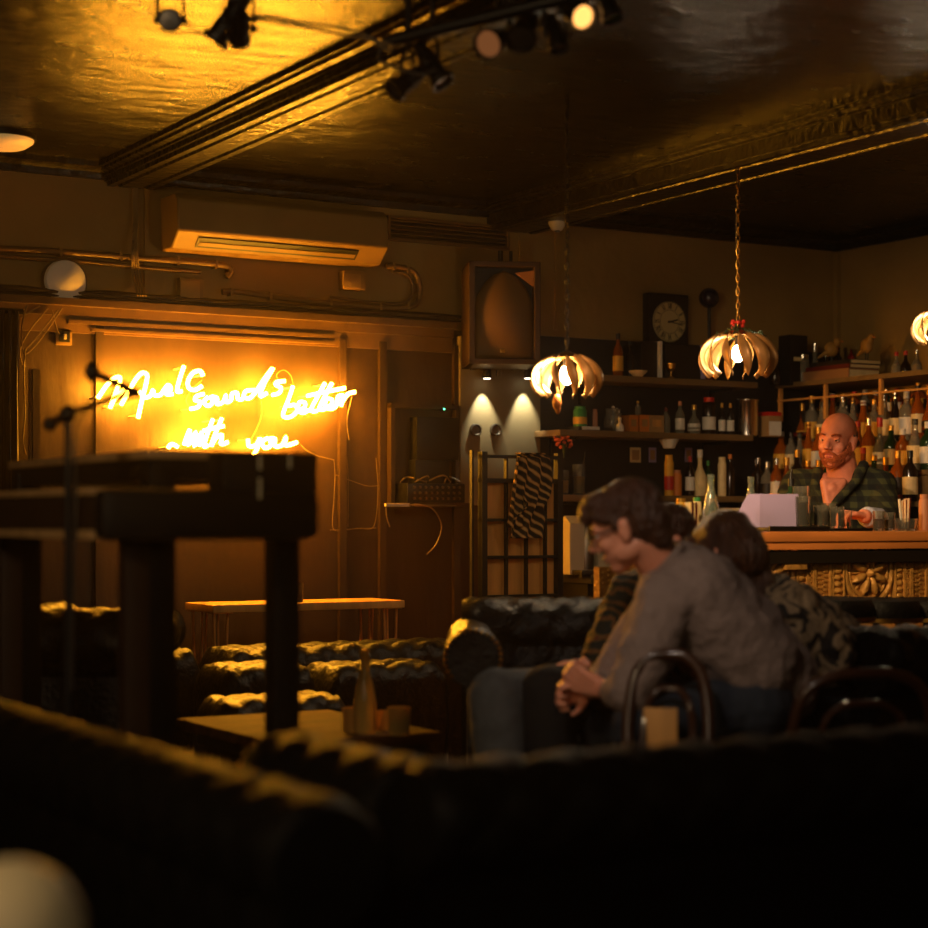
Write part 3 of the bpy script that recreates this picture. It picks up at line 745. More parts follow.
# ------------------------------------------------------------------ the bar
BFY = 5.40; BCW = .62
bxl = onY(628, 535, BFY + .56).x; bxr = 6.08
bar = thing('bar_counter', 'long varnished bar counter with a carved gilt front', 'bar counter', ((bxl + bxr) / 2, BFY + .06, 0))
BL = bxr - bxl; BT = CAMZ - (531.5 - HORIZ) / FPX * (BFY / ray(800)[1])
bc = (bxl + bxr) / 2
MB().box((0, BCW / 2 - .06, BT - .02), (BL, BCW, .04), bevel=.008).build('worktop', 'orange_wood', bar)
MB().box((0, -.035, BT - .055), (BL - .01, .03, .03), bevel=.004).build('edge_moulding', 'orange_wood', bar)
MB().box((0, .05, (BT - .07) / 2), (BL - .02, .06, BT - .08)).build('body', 'black_wood', bar, smooth=False)
MB().box((0, -.01, BT - .10), (BL - .02, .06, .045)).build('frieze', 'black_wood', bar, smooth=False)
# carved panels
zt_ = BT - .125; zb_ = .10; ph = zt_ - zb_
def lx(px): return onY(px, 560, BFY + .02).x - bc
cuts = [636, 700, 756, 820, 838, 850, 902, 917, 935]
def beaded(mb, x, w_):
    z = zb_ + .02
    while z < zt_ - .01:
        mb.ball((x, .0, z), (w_ * .4, .012, .012), seg=8, rings=6); z += .026
def strip(x, w_, kind):
    mb = MB().box((x, .012, (zt_ + zb_) / 2), (w_ * .94, .02, ph))
    for s_ in (-1, 1): mb.box((x + s_ * w_ * .42, .0, (zt_ + zb_) / 2), (w_ * .08, .02, ph))
    if kind == 'beads': beaded(mb, x, w_)
    elif kind == 'key':
        z = zb_ + .015
        while z < zt_ - .01:
            mb.box((x - w_ * .14, .0, z), (w_ * .22, .014, .008)); mb.box((x + w_ * .14, .0, z + .008), (w_ * .22, .014, .008)); z += .018
    else:
        for s_ in (-.2, 0, .2): mb.box((x + s_ * w_, .0, (zt_ + zb_) / 2), (w_ * .08, .016, ph))
    mb.build('carved_strip', 'carved', bar)
def roundel(x, zc, r, w_):
    mb = MB().box((x, .02, (zt_ + zb_) / 2), (w_ * .98, .02, ph))
    ring = [Vector((x + r * math.cos(a), .004, zc + r * math.sin(a))) for a in [2 * PI * k / 48 for k in range(48)]]
    mb.tube(ring, .011, 8, closed=True)
    ring = [Vector((x + r * .82 * math.cos(a), .006, zc + r * .82 * math.sin(a))) for a in [2 * PI * k / 48 for k in range(48)]]
    mb.tube(ring, .006, 8, closed=True)
    for k in range(8):
        a = PI / 8 + PI / 4 * k
        c = Vector((x + r * .46 * math.cos(a), .0, zc + r * .46 * math.sin(a)))
        mb.ball(c, (r * .34, .02, r * .13), Matrix.Rotation(-a, 3, 'Y'), 14, 8)
        a2 = PI / 4 * k
        mb.tube([Vector((x + r * q * math.cos(a2), .006, zc + r * q * math.sin(a2))) for q in (.15, .5, .8)], .005, 6)
    mb.lathe([(0, .03), (r * .08, .022), (r * .16, .006), (r * .2, -.008), (0, -.008)], (x, .0, zc), 12, Matrix.Rotation(PI / 2, 3, 'X'))
    for sx in (-1, 1):
        for sz in (-1, 1):
            for k in range(4):
                mb.ball((x + sx * (r * .92 + .008 * k), .006, zc + sz * (r * .80 + .02 * k)), .010, seg=8, rings=6)
    mb.build('carved_roundel', 'carved', bar)
zc_ = onY(873, 573, BFY).z
unit = lx(917) - lx(820)
def unit_at(off):
    xs = [lx(820) + off, lx(838) + off, lx(851) + off, lx(901) + off, lx(911) + off, lx(917) + off]
    strip((xs[0] + xs[1]) / 2, xs[1] - xs[0], 'key'); strip((xs[1] + xs[2]) / 2, xs[2] - xs[1], 'beads')
    roundel((xs[2] + xs[3]) / 2, zc_, (xs[3] - xs[2]) * .46, xs[3] - xs[2])
    z2 = zc_ - (xs[3] - xs[2]) * 1.05; roundel_low = z2
    strip((xs[3] + xs[4]) / 2, xs[4] - xs[3], 'beads'); strip((xs[4] + xs[5]) / 2, xs[5] - xs[4], 'key')
for k in (-2, -1, 0, 1): unit_at(k * unit)
cx = onY(801, 552, BFY).x - bc
MB().box((cx, -.02, zc_ + .045), (.11, .03, .055), bevel=.003).build('plaque', 'carved', bar)

# ------------------------------------------------------------------ bar stools
def make_stool(px, py_top, label, Y=5.06):
    c = onY(px, py_top, Y); zt = c.z
    t = thing('bar_stool', label, 'bar stool', (c.x, Y, 0), group=None)
    MB().lathe([(0, zt - .085), (.155, zt - .085), (.165, zt - .07), (.165, zt - .03), (.15, zt - .008), (.10, zt), (0, zt)], seg=32).build('seat', 'leather_matte', t)
    MB().lathe([(.166, zt - .082), (.169, zt - .082), (.169, zt - .068), (.166, zt - .068)], seg=32).build('band', 'brass', t)
    for k in range(4):
        a = PI / 4 + PI / 2 * k
        MB().cyl((.10 * math.cos(a), .10 * math.sin(a), zt - .08), (.19 * math.cos(a), .19 * math.sin(a), 0), .011).build('leg', 'chrome', t)
    MB().tube([Vector((.165 * math.cos(a), .165 * math.sin(a), .27)) for a in [2 * PI * k / 24 for k in range(24)]], .008, 6, closed=True).build('foot_ring', 'chrome', t)
    return t
make_stool(828, 597, 'round black bar stool nearest the woman, its left part behind her blouse')
make_stool(876, 598, 'round black bar stool under the carved roundel')
make_stool(926, 598, 'round black bar stool at the right edge of the picture')

# ------------------------------------------------------------------ back bar: shelves
SX0 = onY(530, 433, WY).x
SFY = 7.304
SX1 = 6.09
def shelf(z, depth, x0, x1, label, thick=.03, m='shelf_wood'):
    t = thing('wall_shelf', label, 'shelf', ((x0 + x1) / 2, WY, z - thick))
    MB().box((0, -depth / 2, thick / 2), (x1 - x0, depth, thick), bevel=.003).build('board', m, t)
    n = int((x1 - x0) / .6)
    for k in range(n + 1):
        x = -(x1 - x0) / 2 + .12 + k * ((x1 - x0) - .24) / max(1, n)
        MB().box((x, -.012, -.05), (.02, .02, .1)).box((x, -depth * .4, -.008), (.02, depth * .8, .012)).build('bracket', 'black_metal', t)
    return z
Z1 = shelf(onY(700, 379, SFY).z, .24, onY(590, 375, SFY).x, SX1, 'topmost dark wooden shelf behind the bar, under the clock')
Z2 = shelf(onY(700, 433.5, SFY).z, .263, SX0, SX1 - .05, 'middle wooden shelf behind the bar holding small bottles')
Z3 = shelf(onY(600, 495, SFY).z, .263, SX0, SX1 - .05, 'lower wooden shelf behind the bar level with the man\'s head')
# back counter
bk = thing('back_counter', 'dark back counter with steel top under the shelves', 'counter', ((SX0 + SX1) / 2, WY, 0))
ZB = onY(600, 575, 7.05).z
MB().box((0, -.26, ZB - .02), (SX1 - SX0, .52, .04), bevel=.004).build('worktop', 'steel_dark', bk)
MB().box((0, -.24, (ZB - .04) / 2), (SX1 - SX0 - .02, .48, ZB - .04)).build('cabinet', 'black_wood', bk, smooth=False)
for k in range(4):
    dr = MB().box((-(SX1 - SX0) / 2 + .15 + k * .3, -.485, (ZB - .1) / 2 + .03), (.27, .015, ZB - .16), bevel=.004).build('door', 'black_wood', bk, smooth=False)
    MB().cyl((-(SX1 - SX0) / 2 + .25 + k * .3, -.51, .45), (-(SX1 - SX0) / 2 + .25 + k * .3, -.51, .60), .006).build('handle', 'steel_dark', dr)

# ------------------------------------------------------------------ stepped bottle rack along the right wall
RX = 6.12
rack = thing('bottle_rack', 'stepped wooden bottle rack filling the corner right of the bartender', 'rack', (WX, 6.75, 0))
steps = [(RX, 1.235), (RX + .15, 1.385), (RX + .30, 1.535), (RX + .44, 1.68)]
RY0, RY1 = 6.02, 7.52
mb = MB()
for k, (x, z) in enumerate(steps):
    xe = steps[k + 1][0] if k < 3 else WX - .002
    mb.box(((x + xe) / 2 - WX, 0 + (RY0 + RY1) / 2 - 6.75, z - .012), (xe - x + .004, RY1 - RY0, .024))
    mb.box((xe - .006 - WX, (RY0 + RY1) / 2 - 6.75, z + .06), (.012, RY1 - RY0, .125))
mb.build('steps', 'shelf_wood', rack, smooth=False)
MB().box(((RX + WX) / 2 - WX, (RY0 + RY1) / 2 - 6.75, .61), (WX - RX - .004, RY1 - RY0, 1.21)).build('base_cabinet', 'black_wood', rack, smooth=False)
ZT = 1.865
MB().box((-.24, (RY0 + RY1) / 2 - 6.75, ZT - .012), (.47, RY1 - RY0, .024)).build('top_shelf', 'shelf_wood', rack, smooth=False)
mb = MB()
for y in (RY0 + .02, 6.35, 6.75, 7.15, RY1 - .02): mb.box((-.455, y - 6.75, 1.76), (.018, .018, .19))
mb.box((-.455, (RY0 + RY1) / 2 - 6.75, 1.775), (.014, RY1 - RY0, .01))
mb.build('rail', 'tan_wood', rack, smooth=False)

# ------------------------------------------------------------------ bottles and shelf goods
def bottle(c, h, r, body, cap, label_m, label, cat='bottle', kind='spirit', group=None, name='bottle', seg=14, low=False):
    t = thing(name, label, cat, c, group=group)
    if kind == 'spirit': pr = [(0, 0), (r * .9, 0), (r, .01), (r, h * .58), (r * .85, h * .66), (r * .38, h * .76), (r * .33, h * .93), (0, h * .93)]
    elif kind == 'wine': pr = [(0, 0), (r * .95, 0), (r, .01), (r, h * .55), (r * .75, h * .66), (r * .40, h * .74), (r * .36, h * .96), (0, h * .96)]
    elif kind == 'carafe': pr = [(0, 0), (r * .9, 0), (r, .012), (r * .98, h * .35), (r * .75, h * .55), (r * .42, h * .72), (r * .34, h * .88), (r * .44, h * .95), (r * .40, h * .955), (0, h * .955)]
    elif kind == 'squat': pr = [(0, 0), (r * .9, 0), (r * 1.05, h * .2), (r * .95, h * .42), (r * .45, h * .58), (r * .32, h * .66), (r * .32, h * .9), (0, h * .9)]
    else: pr = [(0, 0), (r * .95, 0), (r, .008), (r, h * .8), (r * .8, h * .88), (r * .5, h * .92), (0, h * .92)]
    gb_ = MB().lathe(pr, seg=seg).build('glass_body', body, t)
    top = pr[-1][1]
    rc = r * (.40 if kind != 'jar' else .8)
    MB().lathe([(0, top - h * .07), (rc, top - h * .07), (rc, h), (0, h)], seg=seg).build('cap', cap, t)
    if label_m:
        MB().lathe([(r * 1.012, h * .14), (r * 1.03, h * .14), (r * 1.03, h * (.48 if kind != 'squat' else .36)), (r * 1.012, h * (.48 if kind != 'squat' else .36))], seg=seg).build('paper_label', label_m, gb_)
    return t
def pourer(t, h):
    MB().cyl((0, 0, h), (.006, 0, h + .05), .006, .003, 8).build('pourer', 'chrome', t)

def px_on(px, z, Y): return Vector((onY(px, 500, Y).x, Y, z))
sY = 7.42
# middle shelf (Z2)
bottle(px_on(666, Z2, sY), .13, .022, 'clear_bottle', 'dark_red', None, 'small clear bottle with a reddish cap right of the brown card boxes', kind='spirit')
bottle(px_on(680, Z2, sY), .165, .024, 'clear_bottle', 'pink', 'label_white', 'small bottle with pinkish cap and white lower label on the middle shelf')
bottle(px_on(694, Z2, sY), .150, .032, 'clear_bottle', 'gold', 'label_white', 'round-bellied small bottle with a pale stopper on the middle shelf', kind='squat')
bottle(px_on(709, Z2, sY), .19, .034, 'dark_glass', 'red', 'label_white', 'tall dark jar with an orange-red lid beside the small bottles', kind='jar', cat='jar', name='jar')
bottle(px_on(722, Z2, sY), .165, .018, 'dark_glass', 'gold', 'label_white', 'left of two slim bitters bottles beside the steel shaker', kind='spirit')
bottle(px_on(730.5, Z2, sY), .165, .019, 'dark_glass', 'gold', 'label_white', 'right of two slim bitters bottles, touching the steel shaker')
c = px_on(747, Z2, sY)
t = thing('steel_canister', 'shiny steel canister with a domed rim on the middle shelf', 'canister', c)
MB().lathe([(0, 0), (.050, 0), (.055, .005), (.058, .17), (.062, .176), (.062, .186), (.055, .19), (.05, .17), (0, .17)], seg=28).build('can', 'chrome', t)
mb = MB(); [mb.ball((.045 * math.cos(a), .045 * math.sin(a), .178), .013, seg=10, rings=8) for a in [2 * PI * k / 10 for k in range(10)]]; mb.build('rim_balls', 'chrome', t)
c = px_on(770, Z2, sY)
t = thing('tea_tin', 'square tin with red lid and white label on the middle shelf', 'tin', c)
MB().box((0, 0, .055), (.085, .08, .11), bevel=.004).build('tin_body', 'card', t)
MB().box((0, 0, .117), (.088, .083, .022), bevel=.004).build('lid', 'red', t)
MB().box((0, -.0415, .042), (.08, .002, .072)).build('paper_label', 'label_white', t, smooth=False)
c = px_on(810, Z2, sY)
t = thing('metal_beaker', 'plain tapering steel shaker cup standing alone near the shelf end', 'shaker', c)
MB().lathe([(0, 0), (.036, 0), (.038, .004), (.052, .135), (.054, .14), (.050, .14), (.034, .006), (0, .006)], seg=28).build('cup', 'steel_dark', t)
c = px_on(799, Z2, sY - .05)
t = thing('folded_cloth', 'crumpled dark red cloth on the end of the middle shelf', 'cloth', c)
MB().ball((0, 0, .012), (.05, .05, .014)).ball((.03, .01, .016), (.035, .04, .014)).build('cloth', 'dark_red', t)
for px, w_, h_, m, lab in ((629, .05, .085, 'orange', 'narrow orange card box on the middle shelf'), (640, .055, .088, 'orange', 'orange card box touching the plain brown one'), (652, .09, .088, 'card', 'plain brown card box, widest on the middle shelf')):
    c = px_on(px, Z2, sY)
    t = thing('card_box', lab, 'box', c)
    MB().box((0, 0, h_ / 2), (w_, .08, h_), bevel=.002).build('carton', m, t, smooth=False)
    MB().box((0, -.041, h_ * .55), (w_ * .6, .001, h_ * .4)).build('panel_print', 'card' if m == 'orange' else 'tan_wood', t, smooth=False)
c = px_on(580, Z2, sY)
bottle(c + Vector((0, 0, .02)), .10, .034, 'green', 'green', 'label_yellow', 'bright green tub on the flat cases of the middle shelf', kind='jar', cat='tub', name='tub')
bottle(px_on(595, Z2 + .02, sY), .09, .013, 'pink', 'pink', None, 'small pinkish stick-like bottle beside the green tub', kind='jar')
t = thing('flat_case', 'flat white and black case lying on the left end of the middle shelf', 'case', px_on(592, Z2, sY - .02))
MB().box((-.02, 0, .010), (.20, .12, .02), bevel=.002).build('case', 'black_plastic', t); MB().box((-.05, -.055, .012), (.10, .02, .016), bevel=.001).build('white_edge', 'label_white', t)
t = thing('glass_jug', 'clear glass jug of pale flowers left of the card boxes', 'jug', px_on(613, Z2, sY))
MB().lathe([(0, 0), (.04, 0), (.048, .05), (.036, .10), (.042, .115), (.038, .115), (.032, .10), (.044, .05), (.036, .006), (0, .006)], seg=24).build('jug_body', 'clear_bottle', t)
mb = MB(); rnd = random.Random(3)
for k in range(16): mb.ball((rnd.uniform(-.03, .03), rnd.uniform(-.03, .0), rnd.uniform(.03, .12)), rnd.uniform(.006, .011), seg=8, rings=6)
mb.build('blossoms', 'label_white', t)
bottle(px_on(620, Z2, sY - .06), .07, .02, 'label_white', 'label_white', None, 'tiny white ornament in front of the glass jug', cat='ornament', name='ornament', kind='squat')
bottle(px_on(638, Z2 + .0885, sY + .01), .07, .016, 'clear_bottle', 'gold', None, 'tiny clear bottle standing on the orange card box', kind='spirit')

# top shelf (Z1)
def on1(px, dy=0): return px_on(px, Z1, sY + dy)
bottle(on1(618), .215, .026, 'amber', 'black_plastic', 'label_yellow', 'golden bottle at the left end of the top shelf', kind='spirit')
bottle(on1(630), .18, .022, 'dark_glass', 'black_plastic', None, 'dim dark bottle between the golden bottle and the framed picture', kind='wine')
t = thing('upright_case', 'dark upright case with a pale edge left of the clock base', 'case', on1(645))
MB().box((0, 0, .09), (.10, .08, .18), bevel=.003).build('case', 'black_plastic', t); MB().box((.052, -.02, .09), (.012, .09, .185)).build('pale_edge', 'label_white', t, smooth=False)
t = thing('bowl', 'small pale bowl lying on the top shelf under the clock', 'bowl', on1(638, -.07))
MB().lathe([(0, .0), (.02, 0), (.045, .025), (.047, .03), (.042, .028), (.018, .006), (0, .006)]).build('bowl', 'label_cream', t)
t = thing('trophy_cup', 'tiny brass goblet on the top shelf below the clock', 'goblet', on1(671, -.06))
MB().lathe([(0, 0), (.018, 0), (.016, .006), (.004, .012), (.004, .035), (.02, .05), (.022, .075), (.018, .075), (.016, .052), (0, .045)]).build('goblet', 'brass', t)
t = thing('dark_crate', 'low dark crate on the top shelf the clock stands on', 'box', on1(680))
MB().box((-.01, .01, .085), (.24, .12, .17), bevel=.004).build('crate', 'black_wood', t, smooth=False); MB().box((.10, .0, .09), (.02, .13, .165)).build('purple_spine', 'paper', t, smooth=False)
# clock
cc = onY(668, 322, WY - .05)
t = thing('wall_clock', 'square dark clock with roman numeral dial standing above the top shelf', 'clock', (cc.x, WY, cc.z))
MB().box((0, -.03, 0), (.25, .055, .285), bevel=.006).build('case', 'black_wood', t)
dial_ = MB().lathe([(0, -.0), (.102, 0), (.102, .006), (0, .006)], seg=48).xf(Matrix.Translation((0, -.058, 0)) @ Matrix.Rotation(PI / 2, 4, 'X')).build('dial', 'clock_face', t)
mb = MB()
num = ['XII', 'I', 'II', 'III', 'IIII', 'V', 'VI', 'VII', 'VIII', 'IX', 'X', 'XI']
for k, s_ in enumerate(num):
    a = PI / 2 - k * PI / 6; wd = {'I': .006, 'V': .013, 'X': .013}
    tot = sum(wd[q] for q in s_); u = -tot / 2
    for q in s_:
        def seg(u0, v0, u1, v1, th=.0035):
            def W2(uu, vv):
                rr = .08 + vv
                return Vector((rr * math.cos(a) + uu * math.sin(a), -.0655, rr * math.sin(a) - uu * math.cos(a)))
            A, B = W2(u0, v0), W2(u1, v1)
            mb.tube([A, B], th * .5, 4)
        uc = u + wd[q] / 2
        if q == 'I': seg(uc, -.014, uc, .014)
        elif q == 'V': seg(uc - .005, .014, uc, -.014); seg(uc + .005, .014, uc, -.014, .002)
        else: seg(uc - .005, .014, uc + .005, -.014); seg(uc + .005, .014, uc - .005, -.014, .002)
        u += wd[q]
for rr in (.099, .060):
    mb.tube([Vector((rr * math.cos(a), -.0645, rr * math.sin(a))) for a in [2 * PI * k / 48 for k in range(48)]], .0012, 4, closed=True)
mb.build('numerals', 'label_black', dial_)
for nm, ang, L, th in (('hour_hand', math.radians(14), .050, .004), ('minute_hand', math.radians(-10), .082, .003)):
    MB().tube([Vector((-.012 * math.cos(ang), -.068, -.012 * math.sin(ang))), Vector((L * math.cos(ang), -.068, L * math.sin(ang)))], th, 4).ball((0, -.067, 0), .006, seg=10, rings=6).build(nm, 'label_black', dial_)
# black ball on stick (retro mirror / lollipop)
c = onY(709, 298, WY - .08)
t = thing('ball_lamp', 'dark round ball on a thin stem rising behind the shelf right of the clock', 'lamp', (c.x, WY - .08, Z1))
MB().ball((0, 0, c.z - Z1), .052, seg=28, rings=18).build('ball', mat('dark_blue_gloss', (26, 22, 40), .2), t)
MB().cyl((.006, 0, 0), (0, 0, c.z - Z1 - .04), .009).lathe([(0, 0), (.04, 0), (.035, .01), (0, .012)], (.006, 0, 0)).build('stem', 'black_metal', t)
t = thing('red_box', 'red and dark box half hidden behind the berried pendant', 'box', on1(703))
MB().box((0, 0, .085), (.05, .10, .17), bevel=.002).build('carton', 'dark_red', t, smooth=False); MB().box((.0, -.052, .12), (.04, .002, .05)).build('panel_print', 'label_red', t, smooth=False)
t = thing('dark_box', 'tall black gift box right of the berried pendant', 'box', on1(793))
MB().box((0, 0, .13), (.12, .09, .26), bevel=.003).build('carton', 'black_plastic', t, smooth=False); MB().box((0, -.047, .135), (.07, .002, .02)).build('panel_print', 'label_cream', t, smooth=False)
for px, h_, r_, k_, m_, lab in ((775, .17, .03, 'squat', 'dark_glass', 'squat dark bottle left of the black gift box'), (803, .16, .035, 'jar', 'clear_bottle', 'dim glass jar in front of the black gift box'), (815, .23, .036, 'squat', 'clear_bottle', 'glass decanter right of the black gift box'), (826, .19, .03, 'squat', 'dark_glass', 'round dark bottle beside the glass decanter'), (838, .24, .028, 'wine', 'dark_glass', 'tall slim dark bottle near the end of the top shelf')):
    bottle(on1(px, -.03 if px == 803 else 0), h_, r_, m_, 'chrome', None, lab, kind=k_)
t = thing('snow_globe', 'little red and cream lantern ornament at the end of the top shelf', 'ornament', px_on(851, Z1 + .0, sY + .0))
MB().lathe([(0, 0), (.03, 0), (.03, .08), (.02, .10), (0, .11)]).build('stand', 'black_plastic', t)
MB().lathe([(0, .11), (.024, .112), (.026, .13), (.018, .15), (.02, .165), (.008, .185), (.003, .21), (0, .21)]).build('lantern', 'red', t)
MB().lathe([(.0, .112), (.027, .112), (.028, .128), (0, .128)]).build('base_band', 'label_cream', t)

# lower shelf (Z3)
def on3(px, dy=0): return px_on(px, Z3, sY + dy)
def tumbler(c, h, r, label, fill=None, group=None, name='tumbler', straw=False, cat='glass', gm='glass', candle=False):
    t = thing(name, label, cat, c, group=group)
    MB().lathe([(0, 0), (r * .85, 0), (r * .88, .004), (r, h), (r * .93, h), (r * .80, .01), (0, .01)], seg=24).build('glass', gm, t)
    if fill: MB().lathe([(0, .011), (r * .78, .011), (r * .86, h * .6), (0, h * .6)], seg=24).build('contents', fill, t)
    if straw: MB().cyl((.01, 0, .012), (r * .9, -.01, h * 1.4), .003).build('straw', 'black_plastic', t)
    if candle: MB().lathe([(0, .012), (r * .6, .012), (r * .6, .02), (0, .022)]).build('tealight', 'label_white', t); MB().ball((0, 0, .03), (.006, .006, .012)).build('flame', 'candle', t)
    return t
tumbler(on3(579), .15, .034, 'tall glass with leaves and a straw at the left end of the lower shelf', 'label_yellow', straw=True)
tumbler(on3(565), .12, .020, 'narrow glass with yellow slices beside the screen post', 'label_yellow')
tumbler(on3(556), .13, .016, 'thin pale glass just behind the screen post', None)
t = thing('dried_posy', 'posy of orange dried flowers hanging under the end of the middle shelf', 'dried flowers', px_on(564, Z2 - .035, SFY + .02))
mb = MB(); rnd = random.Random(5)
for k in range(30): mb.ball((rnd.uniform(-.045, .045), rnd.uniform(-.02, .02), -rnd.uniform(0, .05)), rnd.uniform(.005, .010), seg=6, rings=5)
mb.build('blooms', 'flower', t); MB().cyl((0, 0, -.03), (0, 0, -.10), .012, .003).build('stems', 'leaf', t)
for px, m_, lab in ((635, 'label_cream', 'small pinned photo card under the middle shelf'), (652, 'paper', 'smaller dim card pinned right of the photo card'), (688, 'paper', 'dim bluish card pinned behind the white jug')):
    c = onY(px, 455, WY)
    t = thing('pinned_card', lab, 'card', c)
    MB().box((0, -.003, 0), (.065 if px == 635 else .045, .004, .075)).build('card_sheet', m_, t, smooth=False)
    MB().box((0, -.0055, .0), (.045 if px == 635 else .03, .002, .05)).build('picture', 'card', t, smooth=False)
t = thing('paper_cone', 'white folded paper cone stuck beneath the middle shelf', 'cone', px_on(669, Z2 - .03, SFY + .05))
MB().lathe([(0, 0), (.05, 0), (.03, -.04), (.028, -.045), (0, -.045)]).build('cone', 'label_white', t)
for px, h_, r_, b_, c_, l_, k_, lab in (
    (669, .205, .024, 'label_yellow', 'label_yellow', 'red', 'jar', 'tall yellow tube with a red band on the lower shelf'),
    (677, .13, .024, 'orange', 'pink', None, 'jar', 'orange plastic cup right of the yellow tube'),
    (690, .20, .024, 'dark_glass', 'label_red', 'label_white', 'spirit', 'dark bottle with a red neck on the lower shelf'),
    (700, .235, .036, 'label_cream', 'label_white', None, 'squat', 'fat cream bottle with rounded shoulders on the lower shelf'),
    (708, .18, .022, 'green_glass', 'green', None, 'spirit', 'small green-capped bottle beside the fat cream bottle'),
    (722, .20, .022, 'label_cream', 'label_cream', None, 'jar', 'tall cream cylinder on the lower shelf right of the carafe'),
    (730, .215, .026, 'dark_glass', 'orange', None, 'wine', 'dark bottle with orange cap right of the cream cylinder'),
    (758, .20, .026, 'dark_glass', 'chrome', None, 'spirit', 'dark bottle with steel top in the shadow of the lower shelf'),
    (768, .16, .02, 'clear_bottle', 'chrome', None, 'spirit', 'slim clear bottle at the dark end of the lower shelf')):
    bottle(on3(px), h_, r_, b_, c_, l_, lab, kind=k_)
# back counter goods at left
for px, w_, m_, lab in ((572, .085, 'white_plastic', 'left tall cream carton on the back counter'), (600, .085, 'white_plastic', 'right tall cream carton on the back counter, next to the man\'s glasses')):
    c = px_on(px, ZB, 7.2)
    t = thing('carton', lab, 'carton', c)
    MB().box((0, 0, .12), (w_, .09, .24), bevel=.004).build('carton', m_, t, smooth=False)
    MB().prism([(-.045, .24), (.045, .24), (0, .275)], 'X', -w_ / 2, w_ / 2).build('gable_top', m_, t, smooth=False)
t = thing('bottle', 'dull grey squeeze bottle with red cap between the cream cartons', 'bottle', px_on(586, ZB, 7.18))
MB().lathe([(0, 0), (.035, 0), (.038, .02), (.038, .17), (.015, .22), (.012, .25), (0, .25)]).build('body', 'steel_dark', t)
MB().ball((0, 0, .265), .022).build('cap', 'red', t)
t = thing('bar_tray', 'grey steel tray on the front edge of the back counter beneath the cartons', 'tray', px_on(600, ZB - .0, 7.09))
MB().box((0, 0, .012), (.26, .08, .022), bevel=.004).build('tray', 'steel_dark', t)
# ------------------------------------------------------------------ things on the bar top
def onbar(px, Y): return Vector((onY(px, 520, Y).x, Y, BT))
NB = BFY + .18
def cluster(px, h, r, body, cap, lab_m, label, kind='spirit', Y=None, pour=False):
    Y = NB if Y is None else Y
    t = bottle(onbar(px, Y), h, r, body, cap, lab_m, label, kind=kind)
    if pour: pourer(t, h)
    return t
cluster(711, .215, .034, 'water_glass', 'water_glass', None, 'clear swing-neck water carafe standing left on the bar', 'carafe', BFY + .12)
cluster(751, .215, .034, 'water_glass', 'water_glass', None, 'clear water carafe behind the lilac menu card', 'carafe', BFY + .30)
cluster(791, .21, .034, 'green_glass', 'black_plastic', 'label_cream', 'tall bottle with a pourer in front of the bartender\'s shoulder', 'spirit', BFY + .36, True)
cluster(774, .15, .026, 'amber', 'orange', 'label_cream', 'amber bottle with cream label left of the tall poured bottle', 'jar', BFY + .36)
cluster(782, .13, .028, 'orange', 'gold', 'label_yellow', 'short orange tub between two bottles on the bar', 'jar', BFY + .42)
# small shakers and packets behind the woman's head
for px, h, r, m_, c_, lab in ((668, .085, .018, 'orange', 'gold', 'short amber jar at the left end of the bar'), (674, .10, .015, 'amber', 'orange', 'amber vial second at the left end of the bar'), (681, .125, .022, 'label_yellow', 'gold', 'yellow capped jar on the left of the bar'), (697, .13, .018, 'label_cream', 'green', 'pale bottle with green top left of the carafe')):
    bottle(onbar(px, BFY + .14 + .04 * (px % 3)), h, r, m_, c_, None, lab, kind='jar', cat='jar', name='jar')
t = thing('napkin_holder', 'striped stack of cream and dark napkins left of the carafe', 'napkins', onbar(689, BFY + .12))
for k in range(5): MB().box((-.016 + k * .008, 0, .055), (.006, .07, .11)).build('napkin', 'label_cream' if k % 2 == 0 else 'dark_red', t, smooth=False)
# wine-like coupes
for px, yy, lab in ((722, .20, 'left of three low stemmed glasses behind the woman\'s head'), (731, .30, 'middle of three low stemmed glasses behind the woman\'s head'), (741, .22, 'right of three low stemmed glasses behind the woman\'s head')):
    t = thing('stem_glass', lab, 'glass', onbar(px, BFY + yy))
    MB().lathe([(0, 0), (.03, 0), (.028, .003), (.004, .006), (.004, .05), (.02, .058), (.034, .09), (.032, .09), (.018, .061), (0, .057)]).build('glass', 'clear_bottle', t)
    MB().lathe([(0, .060), (.018, .063), (.027, .08), (0, .08)]).build('drink', 'amber', t)
# menu card on tray
t = thing('serving_tray', 'black round-edged tray on the bar carrying the menu card', 'tray', onbar(783, BFY + .13))
MB().box((0, 0, .008), (.30, .20, .016), bevel=.005).box((0, -.097, .014), (.30, .006, .012)).build('tray', 'black_plastic', t)
t = thing('serving_tray', 'second black tray, flatter, in front of the bartender\'s hand', 'tray', onbar(838, BFY + .13))
MB().box((0, 0, .005), (.20, .18, .010), bevel=.003).box((0, -.087, .008), (.20, .006, .008)).build('tray', 'black_plastic', t)
mc = onbar(775, BFY + .12)
t = thing('menu_card', 'folded lilac-white menu card standing on the black tray', 'menu', mc + Vector((0, 0, .016)))
o = MB()
def card(u, v):
    # front leaf facing the camera, folded wing to the left going back
    return Vector((-.055 + .14 * u, -.01 + .03 * u, .128 * v))
MB().box((.02, .0, .064), (.155, .003, .128), rot=Euler((.0, 0, -.35)).to_matrix()).build('front_leaf', 'paper', t, smooth=False)
mb = MB(); V = [(-.052, .026, .0), (-.052, .026, .128), (-.14, .10, .0), (-.085, .06, .128)]
a = [mb.bm.verts.new(v) for v in (V[0], V[2], V[3], V[1])]; mb.face(a)
mb.build('side_leaf', 'paper', t, smooth=False).modifiers.new('solid', 'SOLIDIFY').thickness = .003
